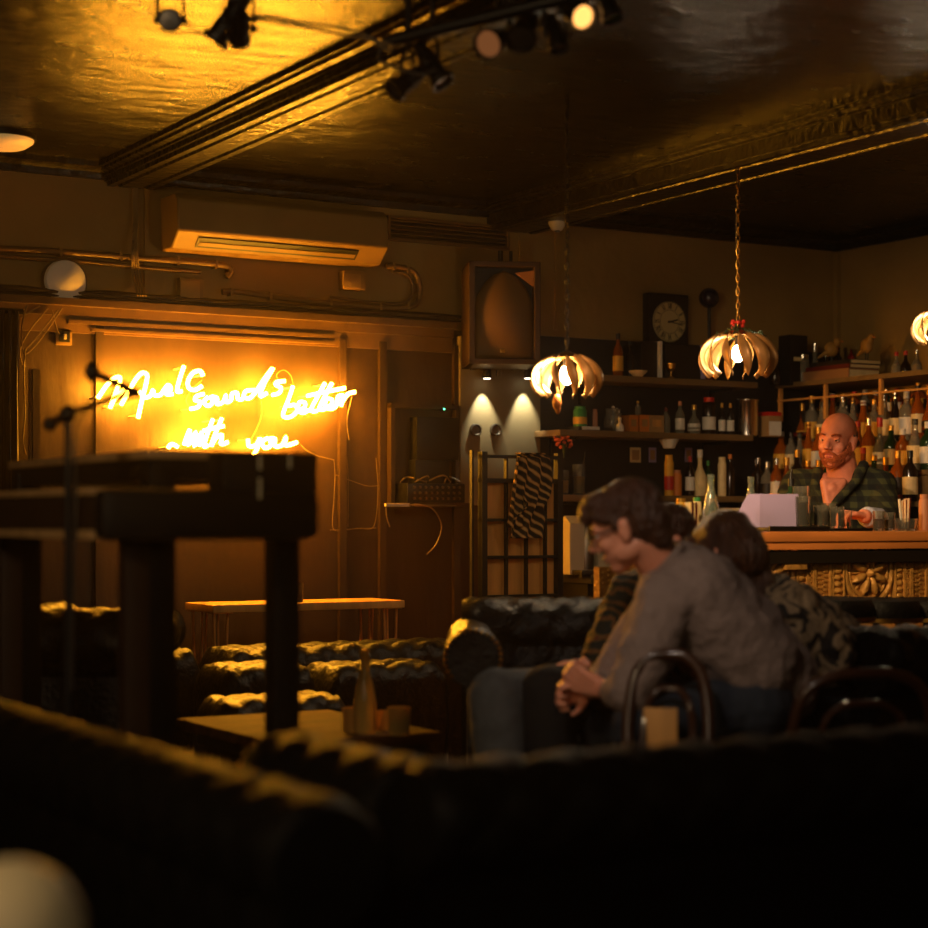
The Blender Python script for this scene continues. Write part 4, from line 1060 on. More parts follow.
# glasses in front of bartender
for px, yy, h, r, lab in ((803, .05, .12, .03, 'ribbed tumbler stacked tallest beside the menu card'), (812, .14, .06, .028, 'short clear tumbler right of the menu card'), (821, .10, .085, .030, 'clear tumbler in the middle of the row on the tray'), (829, .16, .10, .030, 'taller clear tumbler behind the row on the tray'), (837, .08, .085, .030, 'clear tumbler next to the bartender\'s fingers'), (845, .13, .07, .028, 'clear tumbler under the bartender\'s hand')):
    tumbler(onbar(px, BFY + yy + .03) + Vector((0, 0, .0165 if px < 828 else .0105)), h, r, lab, gm='tumbler_glass')
tumbler(onbar(801, BFY + .17) + Vector((0, 0, .0165)), .16, .034, 'tall pale glass of ice beside the menu card', 'label_cream', gm='tumbler_glass')
# pot of straws at right
t = thing('straw_pot', 'glass pot full of orange and cream paper straws at the right end of the bar', 'straw holder', onbar(906, BFY + .12))
MB().lathe([(0, 0), (.042, 0), (.046, .01), (.05, .05), (.047, .05), (.040, .01), (0, .008)], seg=24).build('pot', 'tumbler_glass', t)
rnd = random.Random(9)
for k in range(22):
    a = rnd.uniform(0, 2 * PI); q = rnd.uniform(.2, 1)
    MB().cyl((.025 * q * math.cos(a), .025 * q * math.sin(a), .01), (.04 * q * math.cos(a), .04 * q * math.sin(a), rnd.uniform(.12, .135)), .0042, seg=8).build('straw', ['straw', 'orange', 'label_white', 'dark_red'][k % 4], t)
bottle(onbar(924, BFY + .2), .15, .022, 'pink', 'pink', None, 'pinkish cylinder at the right edge of the bar', kind='jar', cat='jar', name='jar')
tumbler(onbar(879, BFY + .18), .08, .026, 'small tumbler left of the straw pot', 'dark_red', gm='tumbler_glass')
tumbler(onbar(889, BFY + .2), .075, .026, 'small tumbler with orange drink left of the straw pot', 'orange', gm='tumbler_glass')

# ------------------------------------------------------------------ bottles on the stepped rack
bodies = [('amber', 'amber'), ('amber', 'amber'), ('clear_bottle', 'clear'), ('green_glass', 'green'), ('dark_glass', 'dark'), ('amber', 'amber'), ('clear_bottle', 'clear')]
labs = [('label_cream', 'cream'), ('label_yellow', 'yellow'), ('label_white', 'white'), ('label_black', 'black'), ('label_cream', 'cream'), ('label_yellow', 'yellow'), ('label_yellow', 'yellow')]
caps = [('gold', 'gold'), ('red', 'red'), ('black_plastic', 'black'), ('gold', 'gold'), ('chrome', 'silver'), ('label_white', 'white')]
rows = ['bottom', 'second', 'third', 'top']
ordn = ['first', 'second', 'third', 'fourth', 'fifth', 'sixth', 'seventh', 'eighth', 'ninth', 'tenth', 'eleventh', 'twelfth', 'thirteenth', 'fourteenth', 'fifteenth', 'sixteenth', 'seventeenth']
rnd = random.Random(21)
for k, (x, z) in enumerate(steps):
    y = RY1 - .05; i = 0
    xe = steps[k + 1][0] if k < 3 else x + .14
    while y > RY0 + .35:
        b_, bn = rnd.choice(bodies); l_, ln = rnd.choice(labs); c_, cn = rnd.choice(caps)
        h = rnd.uniform(.20, .27) if k < 3 else rnd.uniform(.12, .15); r = rnd.uniform(.030, .040)
        y -= r
        kd = rnd.choice(['spirit', 'spirit', 'wine', 'squat', 'carafe'])
        bottle(Vector(((x + min(xe, x + .14)) / 2 - .01, y, z)), h, r, b_, c_, l_, '%s bottle, %s label, %s cap, %s from the corner on the %s rack step' % (bn, ln, cn, ordn[i], rows[k]), kind=kd, seg=12, group=None)
        y -= r + .006; i += 1
# books and birds on top
by0 = 7.48
yb = 7.25
zst = ZT
for k, (m_, h_, L, lab) in enumerate((('book', .052, .36, 'thick tan book lying lowest on top of the bottle rack'), ('dark_red', .022, .33, 'thin dark book on the thick tan one'), ('label_black', .022, .30, 'thin black book topmost of the stack on the rack'))):
    t = thing('book', lab, 'book', (RX + .40, yb - .02 * k - .05, zst))
    MB().box((0, 0, h_ / 2), (.20, L, h_), bevel=.002).build('cover', m_, t, smooth=False)
    MB().box((.006, 0, h_ / 2), (.196, L + .002, h_ * .7)).build('pages', 'label_cream', t, smooth=False)
    zst += h_
def bird(c, rz, s, label):
    t = thing('bird_figure', label, 'figurine', c, rz)
    mb = MB(); mb.ball((0, 0, .075 * s), (.035 * s, .026 * s, .04 * s), Matrix.Rotation(.5, 3, 'Y')).ball((-.03 * s, 0, .118 * s), .019 * s).cyl((-.022 * s, 0, .09 * s), (-.03 * s, 0, .118 * s), .02 * s, .016 * s).cyl((.02 * s, 0, .06 * s), (.07 * s, 0, .03 * s), .016 * s, .005 * s)
    mb.build('body', mat('ochre_bird', (170, 124, 50), .6, var=.3, scale=30), t)
    MB().cyl((-.045 * s, 0, .118 * s), (-.065 * s, 0, .112 * s), .007 * s, .001 * s, 8).build('beak', 'orange', t)
    MB().cyl((0, .008 * s, .04 * s), (0, .008 * s, 0), .003 * s).cyl((0, -.008 * s, .04 * s), (0, -.008 * s, 0), .003 * s).build('legs', 'black_metal', t)
bird(Vector((RX + .42, 7.28, zst)), 2.6, 1.0, 'ochre bird figure looking left on the stack of books')
bird(Vector((RX + .45, 7.05, zst)), 1.6, 1.0, 'second, greyer bird figure right of the ochre one')
for px, (m_, c_, lab) in zip((888, 897, 908), (('clear_bottle', 'red', 'red-capped bottle right of the book stack'), ('dark_glass', 'red', 'red-capped dark bottle second right of the book stack'), ('clear_bottle', 'chrome', 'glass decanter on top of the rack under the right pendant'))):
    q = onX(px, 365, RX + .42); bottle(Vector((q.x, q.y - .06, ZT)), .12, .026, m_, c_, None, lab, kind='squat')

# ------------------------------------------------------------------ lattice screen with boards behind, towel
LY = 6.90
l0 = onY(480, 520, LY).x; l1 = onY(561, 520, LY).x
lt = onY(500, 452, LY).z
scr = thing('lattice_screen', 'black framed lattice screen backed by tan boards beside the shelves', 'screen', ((l0 + l1) / 2, LY, 0))
lc = (l0 + l1) / 2; lw = l1 - l0
for s_ in (-1, 1): MB().box((s_ * (lw / 2 - .014), 0, lt / 2), (.028, .035, lt)).build('post', 'black_wood', scr, smooth=False)
MB().box((-lw / 2 - .03, .02, lt / 2), (.010, .02, lt + .01)).build('hinge_strip', 'black_wood', scr, smooth=False)
zs = [onY(520, y, LY).z for y in (457, 481, 520, 557, 596)]
for z in zs: MB().box((0, 0, z), (lw, .03, .014 if z != zs[1] else .02)).build('crossbar', 'black_wood', scr, smooth=False)
for px in (506, 526, 545): MB().box((onY(px, 520, LY).x - lc, .0, (zs[0] + .05) / 2), (.009, .022, zs[0] - .05)).build('upright_bar', 'black_wood', scr, smooth=False)
bd = [486, 505, 524, 543, 560]
for a_, b_ in zip(bd, bd[1:]):
    xa, xb = onY(a_, 520, LY).x - lc, onY(b_, 520, LY).x - lc
    MB().box(((xa + xb) / 2, .03, (zs[1] + .02) / 2), (xb - xa - .003, .012, zs[1] - .03)).build('board', 'tan_wood', scr, smooth=False)
# towel draped over the top rail
tw = onY(528, 452, LY)
t = thing('striped_towel', 'striped brown and cream towel knotted over the top rail of the lattice screen', 'towel', (tw.x, LY - .02, 0))
zt0 = zs[0] + .012; zb0 = onY(528, 538, LY).z
def towel(u, v):
    z = zt0 - (zt0 - zb0) * v
    k = v
    pinch = 1 - .45 * math.exp(-((k - .62) / .10) ** 2)
    hw = (.072 + .012 * k) * pinch
    x = -.0 + hw * (2 * u - 1) - .02 * k + .015 * math.sin(k * 5)
    y = -.03 - .016 * math.sin(u * 13 + k * 3) - .02 * math.exp(-((k - .6) / .12) ** 2)
    if v < .03: y = -.004
    return Vector((x, y, z))
o = MB().grid(towel, 40, 44).build('towel_front', 'towel', t); o.modifiers.new('solid', 'SOLIDIFY').thickness = .006
def towel2(u, v):
    z = zt0 - .005 - (zt0 - zb0) * .86 * v
    return Vector((-.075 - .025 * v + .035 * (2 * u - 1) * (.4 + .8 * v), -.03 - .012 * math.sin(u * 9), z)) if v > .0 else Vector((-.03 + .03 * (2 * u - 1), -.004, z))
o = MB().grid(towel2, 14, 30).build('towel_tail', 'towel', t); o.modifiers.new('solid', 'SOLIDIFY').thickness = .006
MB().grid(lambda u, v: Vector((-.06 + .12 * u, .012 + .006 * math.sin(u * 9), zt0 - .3 * v + .004)), 10, 10).build('towel_back', 'towel', t).modifiers.new('solid', 'SOLIDIFY').thickness = .006
tw0 = MB().box((-.0, .0, zt0 + .003), (.13, .05, .006), bevel=.002).build('towel_fold', 'towel', t)

# ------------------------------------------------------------------ hairpin console table
HY = 6.93
h0 = onY(213, 607, HY); h1 = onY(405, 605, HY)
HZ = onY(300, 603, HY).z
hb = onY(180, 604, HY + .28)
con = thing('hairpin_table', 'narrow wooden console table on thin coppery hairpin legs under the neon', 'table', ((h0.x + h1.x) / 2, HY + .15, 0))
hw = (h1.x - h0.x) / 2
MB().box((0, 0, HZ - .016), (hw * 2, .30, .032), bevel=.004).build('tabletop', 'tan_wood', con)
for sx in (-1, 1):
    for sy in (-1, 1):
        x = sx * (hw - .05); y = sy * .11
        mb = MB()
        mb.tube(spline([(x - .03, y, HZ - .032), (x - .012, y, .15), (x, y, .006), (x + .012, y, .15), (x + .03, y, HZ - .032)], 5), .006, 8)
        mb.tube([(x, y - .03 * sy, HZ - .032), (x, y, .02)], .005, 8)
        mb.box((x, y, HZ - .034), (.09, .05, .004))
        mb.build('leg', 'copper_wire', con)
tumbler(Vector((onY(298, 600, HY + .1).x, HY + .1, HZ)), .08, .024, 'small clear glass standing on the hairpin console table', gm='tumbler_glass')
# ------------------------------------------------------------------ tufted leather furniture
def tuft(u, v, s, d):
    f = abs(math.sin(PI * (u + v) / s)) * abs(math.sin(PI * (u - v) / s))
    return d * (f ** .35)
def sweep_roll(mb, prof, along, L, s=.13, d=.018, n0=0, step=.016, tuft_to=None, cap=True):
    """prof: list of 2d points (a,z) ordered; along: 'X' -> (t,a,z), 'Y' -> (a,t,z)."""
    ds = [0]
    for p, q in zip(prof, prof[1:]): ds.append(ds[-1] + math.hypot(q[0] - p[0], q[1] - p[1]))
    n = max(4, int(L / step)); rows_ = []
    cxx = sum(p[0] for p in prof) / len(prof); 
    for i in range(n + 1):
        t = -L / 2 + L * i / n; row = []
        for j, p in enumerate(prof):
            a = prof[max(j - 1, 0)]; b = prof[min(j + 1, len(prof) - 1)]
            tx, tz = b[0] - a[0], b[1] - a[1]; l = math.hypot(tx, tz) or 1
            nx, nz = -tz / l, tx / l        # outward for profile going up the front, over, down the back
            edge = min(1, min(t + L / 2, L / 2 - t) / .03)
            k = tuft(ds[j], t, s, d) * edge if (tuft_to is None or ds[j] <= tuft_to) else 0
            x, z = p[0] + nx * k, p[1] + nz * k
            row.append(mb.bm.verts.new((t, x, z) if along == 'X' else (x, t, z)))
        rows_.append(row)
    m = len(prof)
    for i in range(n):
        for j in range(m - 1): mb.face((rows_[i][j], rows_[i + 1][j], rows_[i + 1][j + 1], rows_[i][j + 1]))
        mb.face((rows_[i][m - 1], rows_[i + 1][m - 1], rows_[i + 1][0], rows_[i][0]))
    mb.face(rows_[0]); mb.face(list(reversed(rows_[-1])))
    return mb
def roll_prof(h, r, z0, zb_, front=-1):
    """front face at a=-t/2, rolled top leaning back; returns (a,z) list, total tufted length"""
    pts = []
    N = 12
    for i in range(N): pts.append((-.05 - .0 * i, z0 + (h - 2 * r - z0) * i / (N - 1)))
    c = (.035, h - r)
    for i in range(30):
        a = math.radians(215 - 285 * i / 29)
        pts.append((c[0] + r * math.cos(a), c[1] + r * math.sin(a)))
    L = 0
    for p, q in zip(pts, pts[1:]): L += math.hypot(q[0] - p[0], q[1] - p[1])
    for i in range(8): pts.append((.055, h - 2 * r - .0 + (zb_ - (h - 2 * r)) * (i + 0.3) / 7.3))
    pts.append((-.05, zb_))
    return pts, L
def chesterfield(name, label, loc, rz, w_, h, depth=.85, cat='sofa', ncush=2, m='leather', arm_h=None, roll=.095, s=.13, arms=(1, 1)):
    t = thing(name, label, cat, loc, rz)
    arm_h = h if arm_h is None else arm_h
    sh = h * .56
    pr, tl = roll_prof(h, roll, sh - .12, .10)
    o = sweep_roll(MB(), pr, 'X', w_ - .04, tuft_to=tl, s=s)
    o.xf(Matrix.Translation((0, depth / 2 - .10, 0))).build('backrest', m, t)
    pa_, tl2 = roll_prof(arm_h, roll * .95, sh - .12, .10)
    for sx in (-1, 1):
        if not arms[(sx + 1) // 2]: continue
        o = sweep_roll(MB(), [(a * sx, z) for a, z in pa_], 'Y', depth - .10, tuft_to=tl2, s=s)
        o.xf(Matrix.Translation((sx * (w_ / 2 - .09), -.05, 0))).build('armrest', m, t)
        fp = MB()
        cxx = sx * (w_ / 2 - .09)
        fp.cyl((cxx + sx * .035, -depth / 2 - .0, arm_h - roll * .95), (cxx + sx * .035, -depth / 2 - .022, arm_h - roll * .95), roll * .98, roll * .9, 24)
        fp.box((cxx, -depth / 2 - .01, (arm_h - roll) / 2 + .05), (.105, .022, arm_h - roll - .08), bevel=.006)
        fpo = fp.build('arm_front', m, t)
        nl = MB()
        for k in range(22):
            a = math.radians(-40 + 260 * k / 21)
            nl.ball((cxx + sx * .035 + roll * .88 * math.cos(a), -depth / 2 - .022, arm_h - roll * .95 + roll * .88 * math.sin(a)), .006, seg=8, rings=6)
        nl.build('studs', 'brass', fpo)
    wi = w_ - .26
    for k in range(ncush):
        x = -wi / 2 + wi * (k + .5) / ncush
        o = MB().box((x, -.06, sh - .06), (wi / ncush - .01, depth - .22, .15), bevel=.035).build('seat_cushion', m, t)
    MB().box((0, -.02, .10 + (sh - .22) / 2), (w_ - .12, depth - .10, sh - .20), bevel=.01).build('base', m, t)
    for sx in (-1, 1):
        for sy in (-1, 1):
            MB().lathe([(0, 0), (.022, 0), (.032, .04), (.036, .08), (.03, .11), (0, .11)], (sx * (w_ / 2 - .10), sy * (depth / 2 - .09), 0)).build('foot', 'black_wood', t)
    return t
def tufted_bench(name, label, c, w_, d_, h, rz=0, cat='bench', m='leather', s=.12):
    t = thing(name, label, cat, c, rz)
    r = .06
    prof = []
    for i in range(7): prof.append((-d_ / 2, .12 + (h - r - .12) * i / 6))
    for i in range(1, 8):
        a = PI - PI / 2 * i / 7; prof.append((-d_ / 2 + r + r * math.cos(a), h - r + r * math.sin(a)))
    n = max(4, int((d_ - 2 * r) / .016))
    for i in range(1, n): prof.append((-d_ / 2 + r + (d_ - 2 * r) * i / n, h))
    for i in range(0, 8):
        a = PI / 2 - PI / 2 * i / 7; prof.append((d_ / 2 - r + r * math.cos(a), h - r + r * math.sin(a)))
    for i in range(1, 7): prof.append((d_ / 2, h - r - (h - r - .12) * i / 6))
    o = sweep_roll(MB(), prof, 'X', w_, s=s, d=.02)
    # round the two ends over
    for v in o.bm.verts:
        e = abs(v.co.x) - (w_ / 2 - .05)
        if e > 0:
            k = 1 - .35 * (e / .05) ** 2 * (1 if v.co.z > h * .5 else .3)
            v.co.z = .12 + (v.co.z - .12) * (1 - .10 * (e / .05) ** 2); v.co.y *= 1 - .08 * (e / .05) ** 2
    o.build('upholstery', m, t)
    for sx in (-1, 1):
        for sy in (-1, 1): MB().lathe([(0, 0), (.018, 0), (.026, .05), (.026, .125), (0, .125)], (sx * (w_ / 2 - .06), sy * (d_ / 2 - .05), 0)).build('foot', 'black_wood', t)
    return t
# E and D rows (in front of the console table)
def bench_px(name, label, pxa, pxb, py, Yf, d_):
    a = onY(pxa, py, Yf); b = onY(pxb, py, Yf)
    return tufted_bench(name, label, ((a.x + b.x) / 2, Yf + d_ / 2, 0), b.x - a.x, d_, a.z)
bench_px('tufted_bench', 'long tufted black leather bench furthest back, right under the hairpin table', 226, 474, 654, 6.52, .30)
bench_px('tufted_bench', 'short tufted black leather bench end seen between the two table posts and the hairpin leg', 120, 203, 656, 6.5, .30)
bench_px('tufted_stool', 'tufted black leather ottoman left of the water bottle, middle row', 224, 318, 672, 6.14, .30)
bench_px('tufted_stool', 'tufted black leather ottoman behind the water bottle, middle row', 331, 450, 671, 6.14, .30)
bench_px('tufted_stool', 'low tufted black leather ottoman left of the water bottle, nearest row', 222, 352, 706, 5.80, .26)
bench_px('tufted_stool', 'small tufted black ottoman just right of the big table post, beside the far armchair', 122, 168, 672, 6.05, .28)

# far left club armchair, armchair at centre, sofa at right, foreground sofas
q = C(80, 612, 6.1)
chesterfield('club_armchair', 'black chesterfield armchair at the left, seen past the microphone stand', (q.x + .12, q.y + .2, 0), PI - YAW, .46, q.z, .62, cat='armchair', ncush=1)
q = C(-62, 612, 6.3)
chesterfield('club_armchair', 'black leather armchair cut by the left edge of the picture', (q.x - .1, q.y + .2, 0), PI - YAW, .56, q.z, .62, cat='armchair', ncush=1)
gl = C(470, 616, 5.8); gb = onY(560, 597, 5.55)
chesterfield('club_armchair', 'black chesterfield armchair in front of the lattice screen, rolled arm to the left', (C(588, 600, 6.0).x, C(588, 600, 6.0).y, 0), -YAW, .86, gb.z - .0, .80, cat='armchair', ncush=1, arm_h=gb.z - .05)
hq = C(870, 632, 5.5)
chesterfield('chesterfield_sofa', 'black chesterfield sofa at the right, its tufted back towards the viewer', (4.64, 4.47, 0), PI, 1.55, hq.z - .0, .75, ncush=2)
chesterfield('chesterfield_sofa', 'dark chesterfield sofa filling the bottom right foreground, seen from behind', (2.66, 3.22, 0), PI, 2.10, .695, .70, ncush=3, m='leather_matte', s=.15)
chesterfield('chesterfield_sofa', 'dark chesterfield sofa at the bottom left foreground, running away from the viewer', (.93, 3.55, 0), -PI / 2, 2.0, .705, .84, ncush=3, arms=(1, 0), m='leather_matte', s=.15)

# ------------------------------------------------------------------ coffee table with bottle and glasses
t = thing('coffee_table', 'low dark wooden coffee table with the water bottle, lit orange on top', 'coffee table', (2.575, 5.33, 0))
MB().box((0, 0, .48), (.56, .78, .035), bevel=.005).build('tabletop', 'table_wood', t)
for sx in (-1, 1):
    for sy in (-1, 1): MB().box((sx * .23, sy * .33, .235), (.04, .04, .465)).build('leg', 'black_wood', t, smooth=False)
MB().box((0, 0, .44), (.48, .68, .04)).build('apron', 'black_wood', t, smooth=False)
TT = .4975
def ontab(px, py):
    d = ray(px); tt = (CAMZ - TT) * FPX / (py - HORIZ); return Vector((d[0] * tt, d[1] * tt, TT))
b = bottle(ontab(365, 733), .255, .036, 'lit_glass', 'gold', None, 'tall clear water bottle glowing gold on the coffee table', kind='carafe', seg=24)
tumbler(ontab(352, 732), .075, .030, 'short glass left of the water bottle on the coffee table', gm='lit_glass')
tumbler(ontab(399, 735), .085, .036, 'short glass with an added lit candle right of the water bottle', 'orange', gm='lit_glass', candle=True)  # candle added to make the bottle and glasses glow
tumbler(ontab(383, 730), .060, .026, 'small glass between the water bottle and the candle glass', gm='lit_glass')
c = ontab(348, 738)
M['brown_apron'] = mat('dark_brown_table_paint', (52, 34, 20), .5, var=.2)
M['lit_pale_top'] = mat('pale_lit_tabletop', (186, 146, 96), .45, var=.25, stretch=(.5, 3, 3))  # pale tone carries the light that falls on the table edges
# ------------------------------------------------------------------ tall black tables on the left
def tall_table(label, xa, ya, L, Wd, zt, zb__, leg=.085, m='brown_apron', tm='lit_pale_top', legs=None, top_t=.04):
    t = thing('tall_table', label, 'table', (xa, ya, 0))
    MB().box((Wd / 2, L / 2, zt - top_t / 2), (Wd, L, top_t), bevel=.004).build('tabletop', tm, t)
    MB().box((Wd / 2, L / 2, (zt - top_t + zb__) / 2), (Wd - .03, L - .03, zt - top_t - zb__)).build('apron', m, t, smooth=False)
    for lx_, ly_ in (legs or ((leg / 2, leg / 2), (Wd - leg / 2, leg / 2), (leg / 2, L - leg / 2), (Wd - leg / 2, L - leg / 2))):
        MB().box((lx_, ly_, zb__ / 2 + .02), (leg, leg, zb__ + .04), bevel=.004).build('leg', m, t)
    return t
c1 = C(180, 450, 4.6)
TX, TY = c1.x - .09, c1.y
zb1 = C(180, 540, 4.6).z
tt_ = tall_table('tall black table in front of the neon sign, its dark legs rising from the sofas', TX, TY, 1.14, .42, c1.z, c1.z - .075, leg=.07, top_t=.022, m='black_wood', legs=((.045, .035), (.385, .035), (.045, 1.10), (.385, 1.10)))
xp0, xp1 = ray(102)[0] * (4.05 / ray(102)[1]), ray(322)[0] * (4.05 / ray(322)[1])
zp0, zp1 = C(180, 541, 4.25).z, C(180, 488, 4.25).z
MB().box(((xp0 + xp1) / 2 - TX, 4.09 - TY, (zp0 + zp1) / 2), (xp1 - xp0, .08, zp1 - zp0), bevel=.03).box(((xp1 + TX + .10) / 2 - TX, 4.12 - TY, (zp1 + c1.z - .03) / 2), (xp1 - TX - .10, .10, c1.z - .03 - zp1 + .04), bevel=.01).build('front_panel', 'black_wood', tt_)
c2 = C(118, 487, 4.3)
t2_ = tall_table('slightly lower tall table at the far left, before the taller black one', c2.x - .05, c2.y + .06, 1.10, .17, c2.z, C(125, 530, 4.3).z, leg=.06, top_t=.018, m='brown_apron', legs=((.13, .05), (.03, 1.05), (.13, 1.05)))
MB().box((.085, .55, C(125, 535, 4.3).z), (.17, 1.10, .022), bevel=.003).build('bottom_rail', 'lit_pale_top', t2_)
for px, z_, L_ in ((260, 455, .035), (260, 478, .05), (290, 455, .032)):  # pale rods added in place of blurred white highlights
    yy = 4.04 if z_ > 470 else 4.06
    q = onY(px, z_, yy)
    MB().cyl((q.x - TX, yy - TY, q.z), (q.x - TX, yy - TY, q.z - L_), .004).build('highlight_streak', 'white_plastic', tt_)

# small things standing on the tall table, seen against the neon
# microphone stand
ms = C(68, 690, 4.4)
t = thing('microphone_stand', 'dark microphone stand with its boom reaching towards the neon sign', 'microphone stand', (ms.x, ms.y, 0))
MB().cyl((0, 0, 0), (0, 0, C(68, 414, 4.4).z), .009).cyl((0, 0, .6), (0, 0, .85), .013).build('pole', 'black_metal', t)
MB().lathe([(0, 0), (.09, 0), (.09, .012), (.03, .03), (0, .03)], seg=28).build('base', 'black_metal', t)
mb = MB()
bo = [C(62, 418, 4.4), C(84, 408, 4.42), C(112, 399, 4.45), C(140, 394, 4.48)]
mb.tube(spline(bo, 5), .008, 8); mb.ball(C(68, 414, 4.4), .022).ball(C(50, 424, 4.38), .018).cyl(C(50, 424, 4.38), C(70, 413, 4.4), .012)
mb.build('boom', 'black_metal', t, world=True)
mb = MB().cyl(C(92, 372, 4.45), C(140, 394, 4.48), .011).ball(C(92, 372, 4.45), (.019, .019, .024)).build('microphone', 'black_metal', t, world=True)
MB().tube(spline([C(140, 394, 4.48), C(120, 392, 4.46), C(78, 424, 4.4), C(76, 500, 4.39), C(73, 600, 4.39), C(72, 690, 4.39)], 6), .004, 6).build('lead', 'cable', t, world=True)

# ------------------------------------------------------------------ bentwood chairs near the viewer
def bent_chair(label, px, py_top, t_, wid, rz, m='bentwood', splat=True):
    c = C(px, py_top, t_); H = c.z
    t = thing('bentwood_chair', label, 'chair', (c.x, c.y, 0), rz)
    hw_ = wid / 2; bz = .44
    arch = [(-hw_ * .96, .03, bz - .02), (-hw_ * 1.02, 0, bz + (H - bz) * .45), (-hw_ * .86, -.02, bz + (H - bz) * .80), (-hw_ * .45, -.03, H - .018), (0, -.035, H - .012), (hw_ * .45, -.03, H - .018), (hw_ * .86, -.02, bz + (H - bz) * .80), (hw_ * 1.02, 0, bz + (H - bz) * .45), (hw_ * .96, .03, bz - .02)]
    MB().tube(spline(arch, 7), .016, 10).build('back_hoop', m, t)
    inner = [(x * .62, y + .004, bz + (z - bz) * .74) for x, y, z in arch]
    MB().tube(spline(inner, 7), .010, 8).build('inner_hoop', m, t)
    if splat: MB().box((.02, -.005, bz + (H - bz) * .30), (.09, .012, (H - bz) * .56), bevel=.004).build('splat', 'tan_wood', t)
    MB().lathe([(0, bz - .02), (.19, bz - .02), (.20, bz - .01), (.20, bz + .008), (.185, bz + .016), (0, bz + .012)], (0, .19, 0), 32).build('seat', m, t)
    for sx in (-1, 1):
        for y in (.02, .36): MB().cyl((sx * .155, y, bz - .01), (sx * .19, y + (.04 if y > .1 else -.05), 0), .015, .011).build('leg', m, t)
    MB().tube([Vector((.165 * math.cos(a), .19 + .165 * math.sin(a), .20)) for a in [2 * PI * k / 24 for k in range(24)]], .007, 6, closed=True).build('leg_ring', m, t)
    return t
bent_chair('dark bentwood chair directly in front of the man in the grey shirt', 668, 651, 4.92, .21, PI - YAW - .2)
bent_chair('dark bentwood chair with a glinting hoop at the lower right', 862, 668, 4.90, .37, -YAW + .1, splat=False)

# ------------------------------------------------------------------ cream globe, bottom left, near the viewer
gc = C(12, 936, 2.3)
t = thing('side_table', 'small round black side table at the bottom left corner, mostly out of the picture', 'table', (gc.x, gc.y, 0))
gz = gc.z - .11
MB().lathe([(0, gz - .03), (.20, gz - .03), (.205, gz - .01), (.2, gz), (0, gz)], seg=36).build('tabletop', 'black_wood', t)
MB().cyl((0, 0, .02), (0, 0, gz - .02), .02).lathe([(0, 0), (.15, 0), (.14, .02), (.03, .04), (0, .04)], seg=28).build('pedestal', 'black_metal', t)
t = thing('globe_lamp', 'blurred cream globe lamp close to the viewer in the bottom left corner', 'lamp', (gc.x, gc.y, gz))
MB().ball((0, 0, .115), .090, seg=40, rings=28).build('globe', 'globe', t)
MB().lathe([(0, 0), (.05, 0), (.045, .02), (.03, .035), (0, .035)], seg=28).build('base', 'brass', t)
# ------------------------------------------------------------------ people
def refine(mb, name, m, parent, voxel=.006, smooth=4, disp=0.0, dscale=.08, fac=.5):
    bmesh.ops.recalc_face_normals(mb.bm, faces=mb.bm.faces)
    me = bpy.data.meshes.new('tmp'); mb.bm.to_mesh(me); mb.bm.free()
    o = bpy.data.objects.new('tmp', me); COL.objects.link(o)
    r = o.modifiers.new('r', 'REMESH'); r.mode = 'VOXEL'; r.voxel_size = voxel
    if smooth:
        s = o.modifiers.new('s', 'SMOOTH'); s.factor = fac; s.iterations = smooth
    if disp:
        tx = bpy.data.textures.new(name + '_folds', 'CLOUDS'); tx.noise_scale = dscale
        d = o.modifiers.new('d', 'DISPLACE'); d.texture = tx; d.strength = disp; d.mid_level = .5
        d.texture_coords = 'LOCAL'
        s = o.modifiers.new('s2', 'SMOOTH'); s.factor = .5; s.iterations = 1
    dg = bpy.context.evaluated_depsgraph_get(); dg.update()
    me2 = bpy.data.meshes.new_from_object(o.evaluated_get(dg))
    bpy.data.objects.remove(o)
    if parent is not None: me2.transform(MW[parent.name].inverted())
    me2.name = name; me2.materials.clear(); me2.materials.append(M[m] if isinstance(m, str) else m); me2.shade_smooth()
    b = bpy.data.objects.new(name, me2); COL.objects.link(b); b.parent = parent
    MW[b.name] = MW[parent.name]
    return b
def frame(f, up=Zv, roll=0):
    f = Vector(f).normalized(); x = f.cross(up).normalized(); z = x.cross(f)
    m = Matrix((x, f, z)).transposed()
    return m @ Matrix.Rotation(roll, 3, 'Y')
def head_parts(mb, c, R, s=1.0):
    """head with face: local x = the person's right, y forward, z up"""
    P = lambda x, y, z: c + R @ Vector((x * s, y * s, z * s))
    E = lambda x, y, z, r: mb.ball(P(x, y, z), tuple(q * s for q in r), R, 24, 16)
    E(0, -.018, .040, (.074, .096, .082)); E(0, .020, .005, (.064, .072, .098))
    E(0, .030, -.052, (.054, .056, .052)); E(0, .055, -.088, (.030, .030, .024))
    for k in (-1, 1):
        E(.034 * k, .056, -.022, (.026, .028, .026)); E(.046 * k, .010, -.060, (.022, .045, .030))
        E(.076 * k, -.008, -.008, (.010, .020, .032)); E(.081 * k, -.014, .008, (.008, .016, .018)); E(.074 * k, .0, -.032, (.008, .009, .012))
        mb.cap(P(.012 * k, .086, .030), P(.044 * k, .074, .032), .010 * s, .008 * s, 10)
        E(.011 * k, .098, -.026, (.009, .010, .008))
    mb.cap(P(0, .084, .022), P(0, .112, -.018), .008 * s, .012 * s, 10)
    mb.cap(P(-.018, .082, -.050), P(.018, .082, -.050), .007 * s, .007 * s, 10); mb.cap(P(-.015, .080, -.062), P(.015, .080, -.062), .0085 * s, .0085 * s, 10)
    return P, E
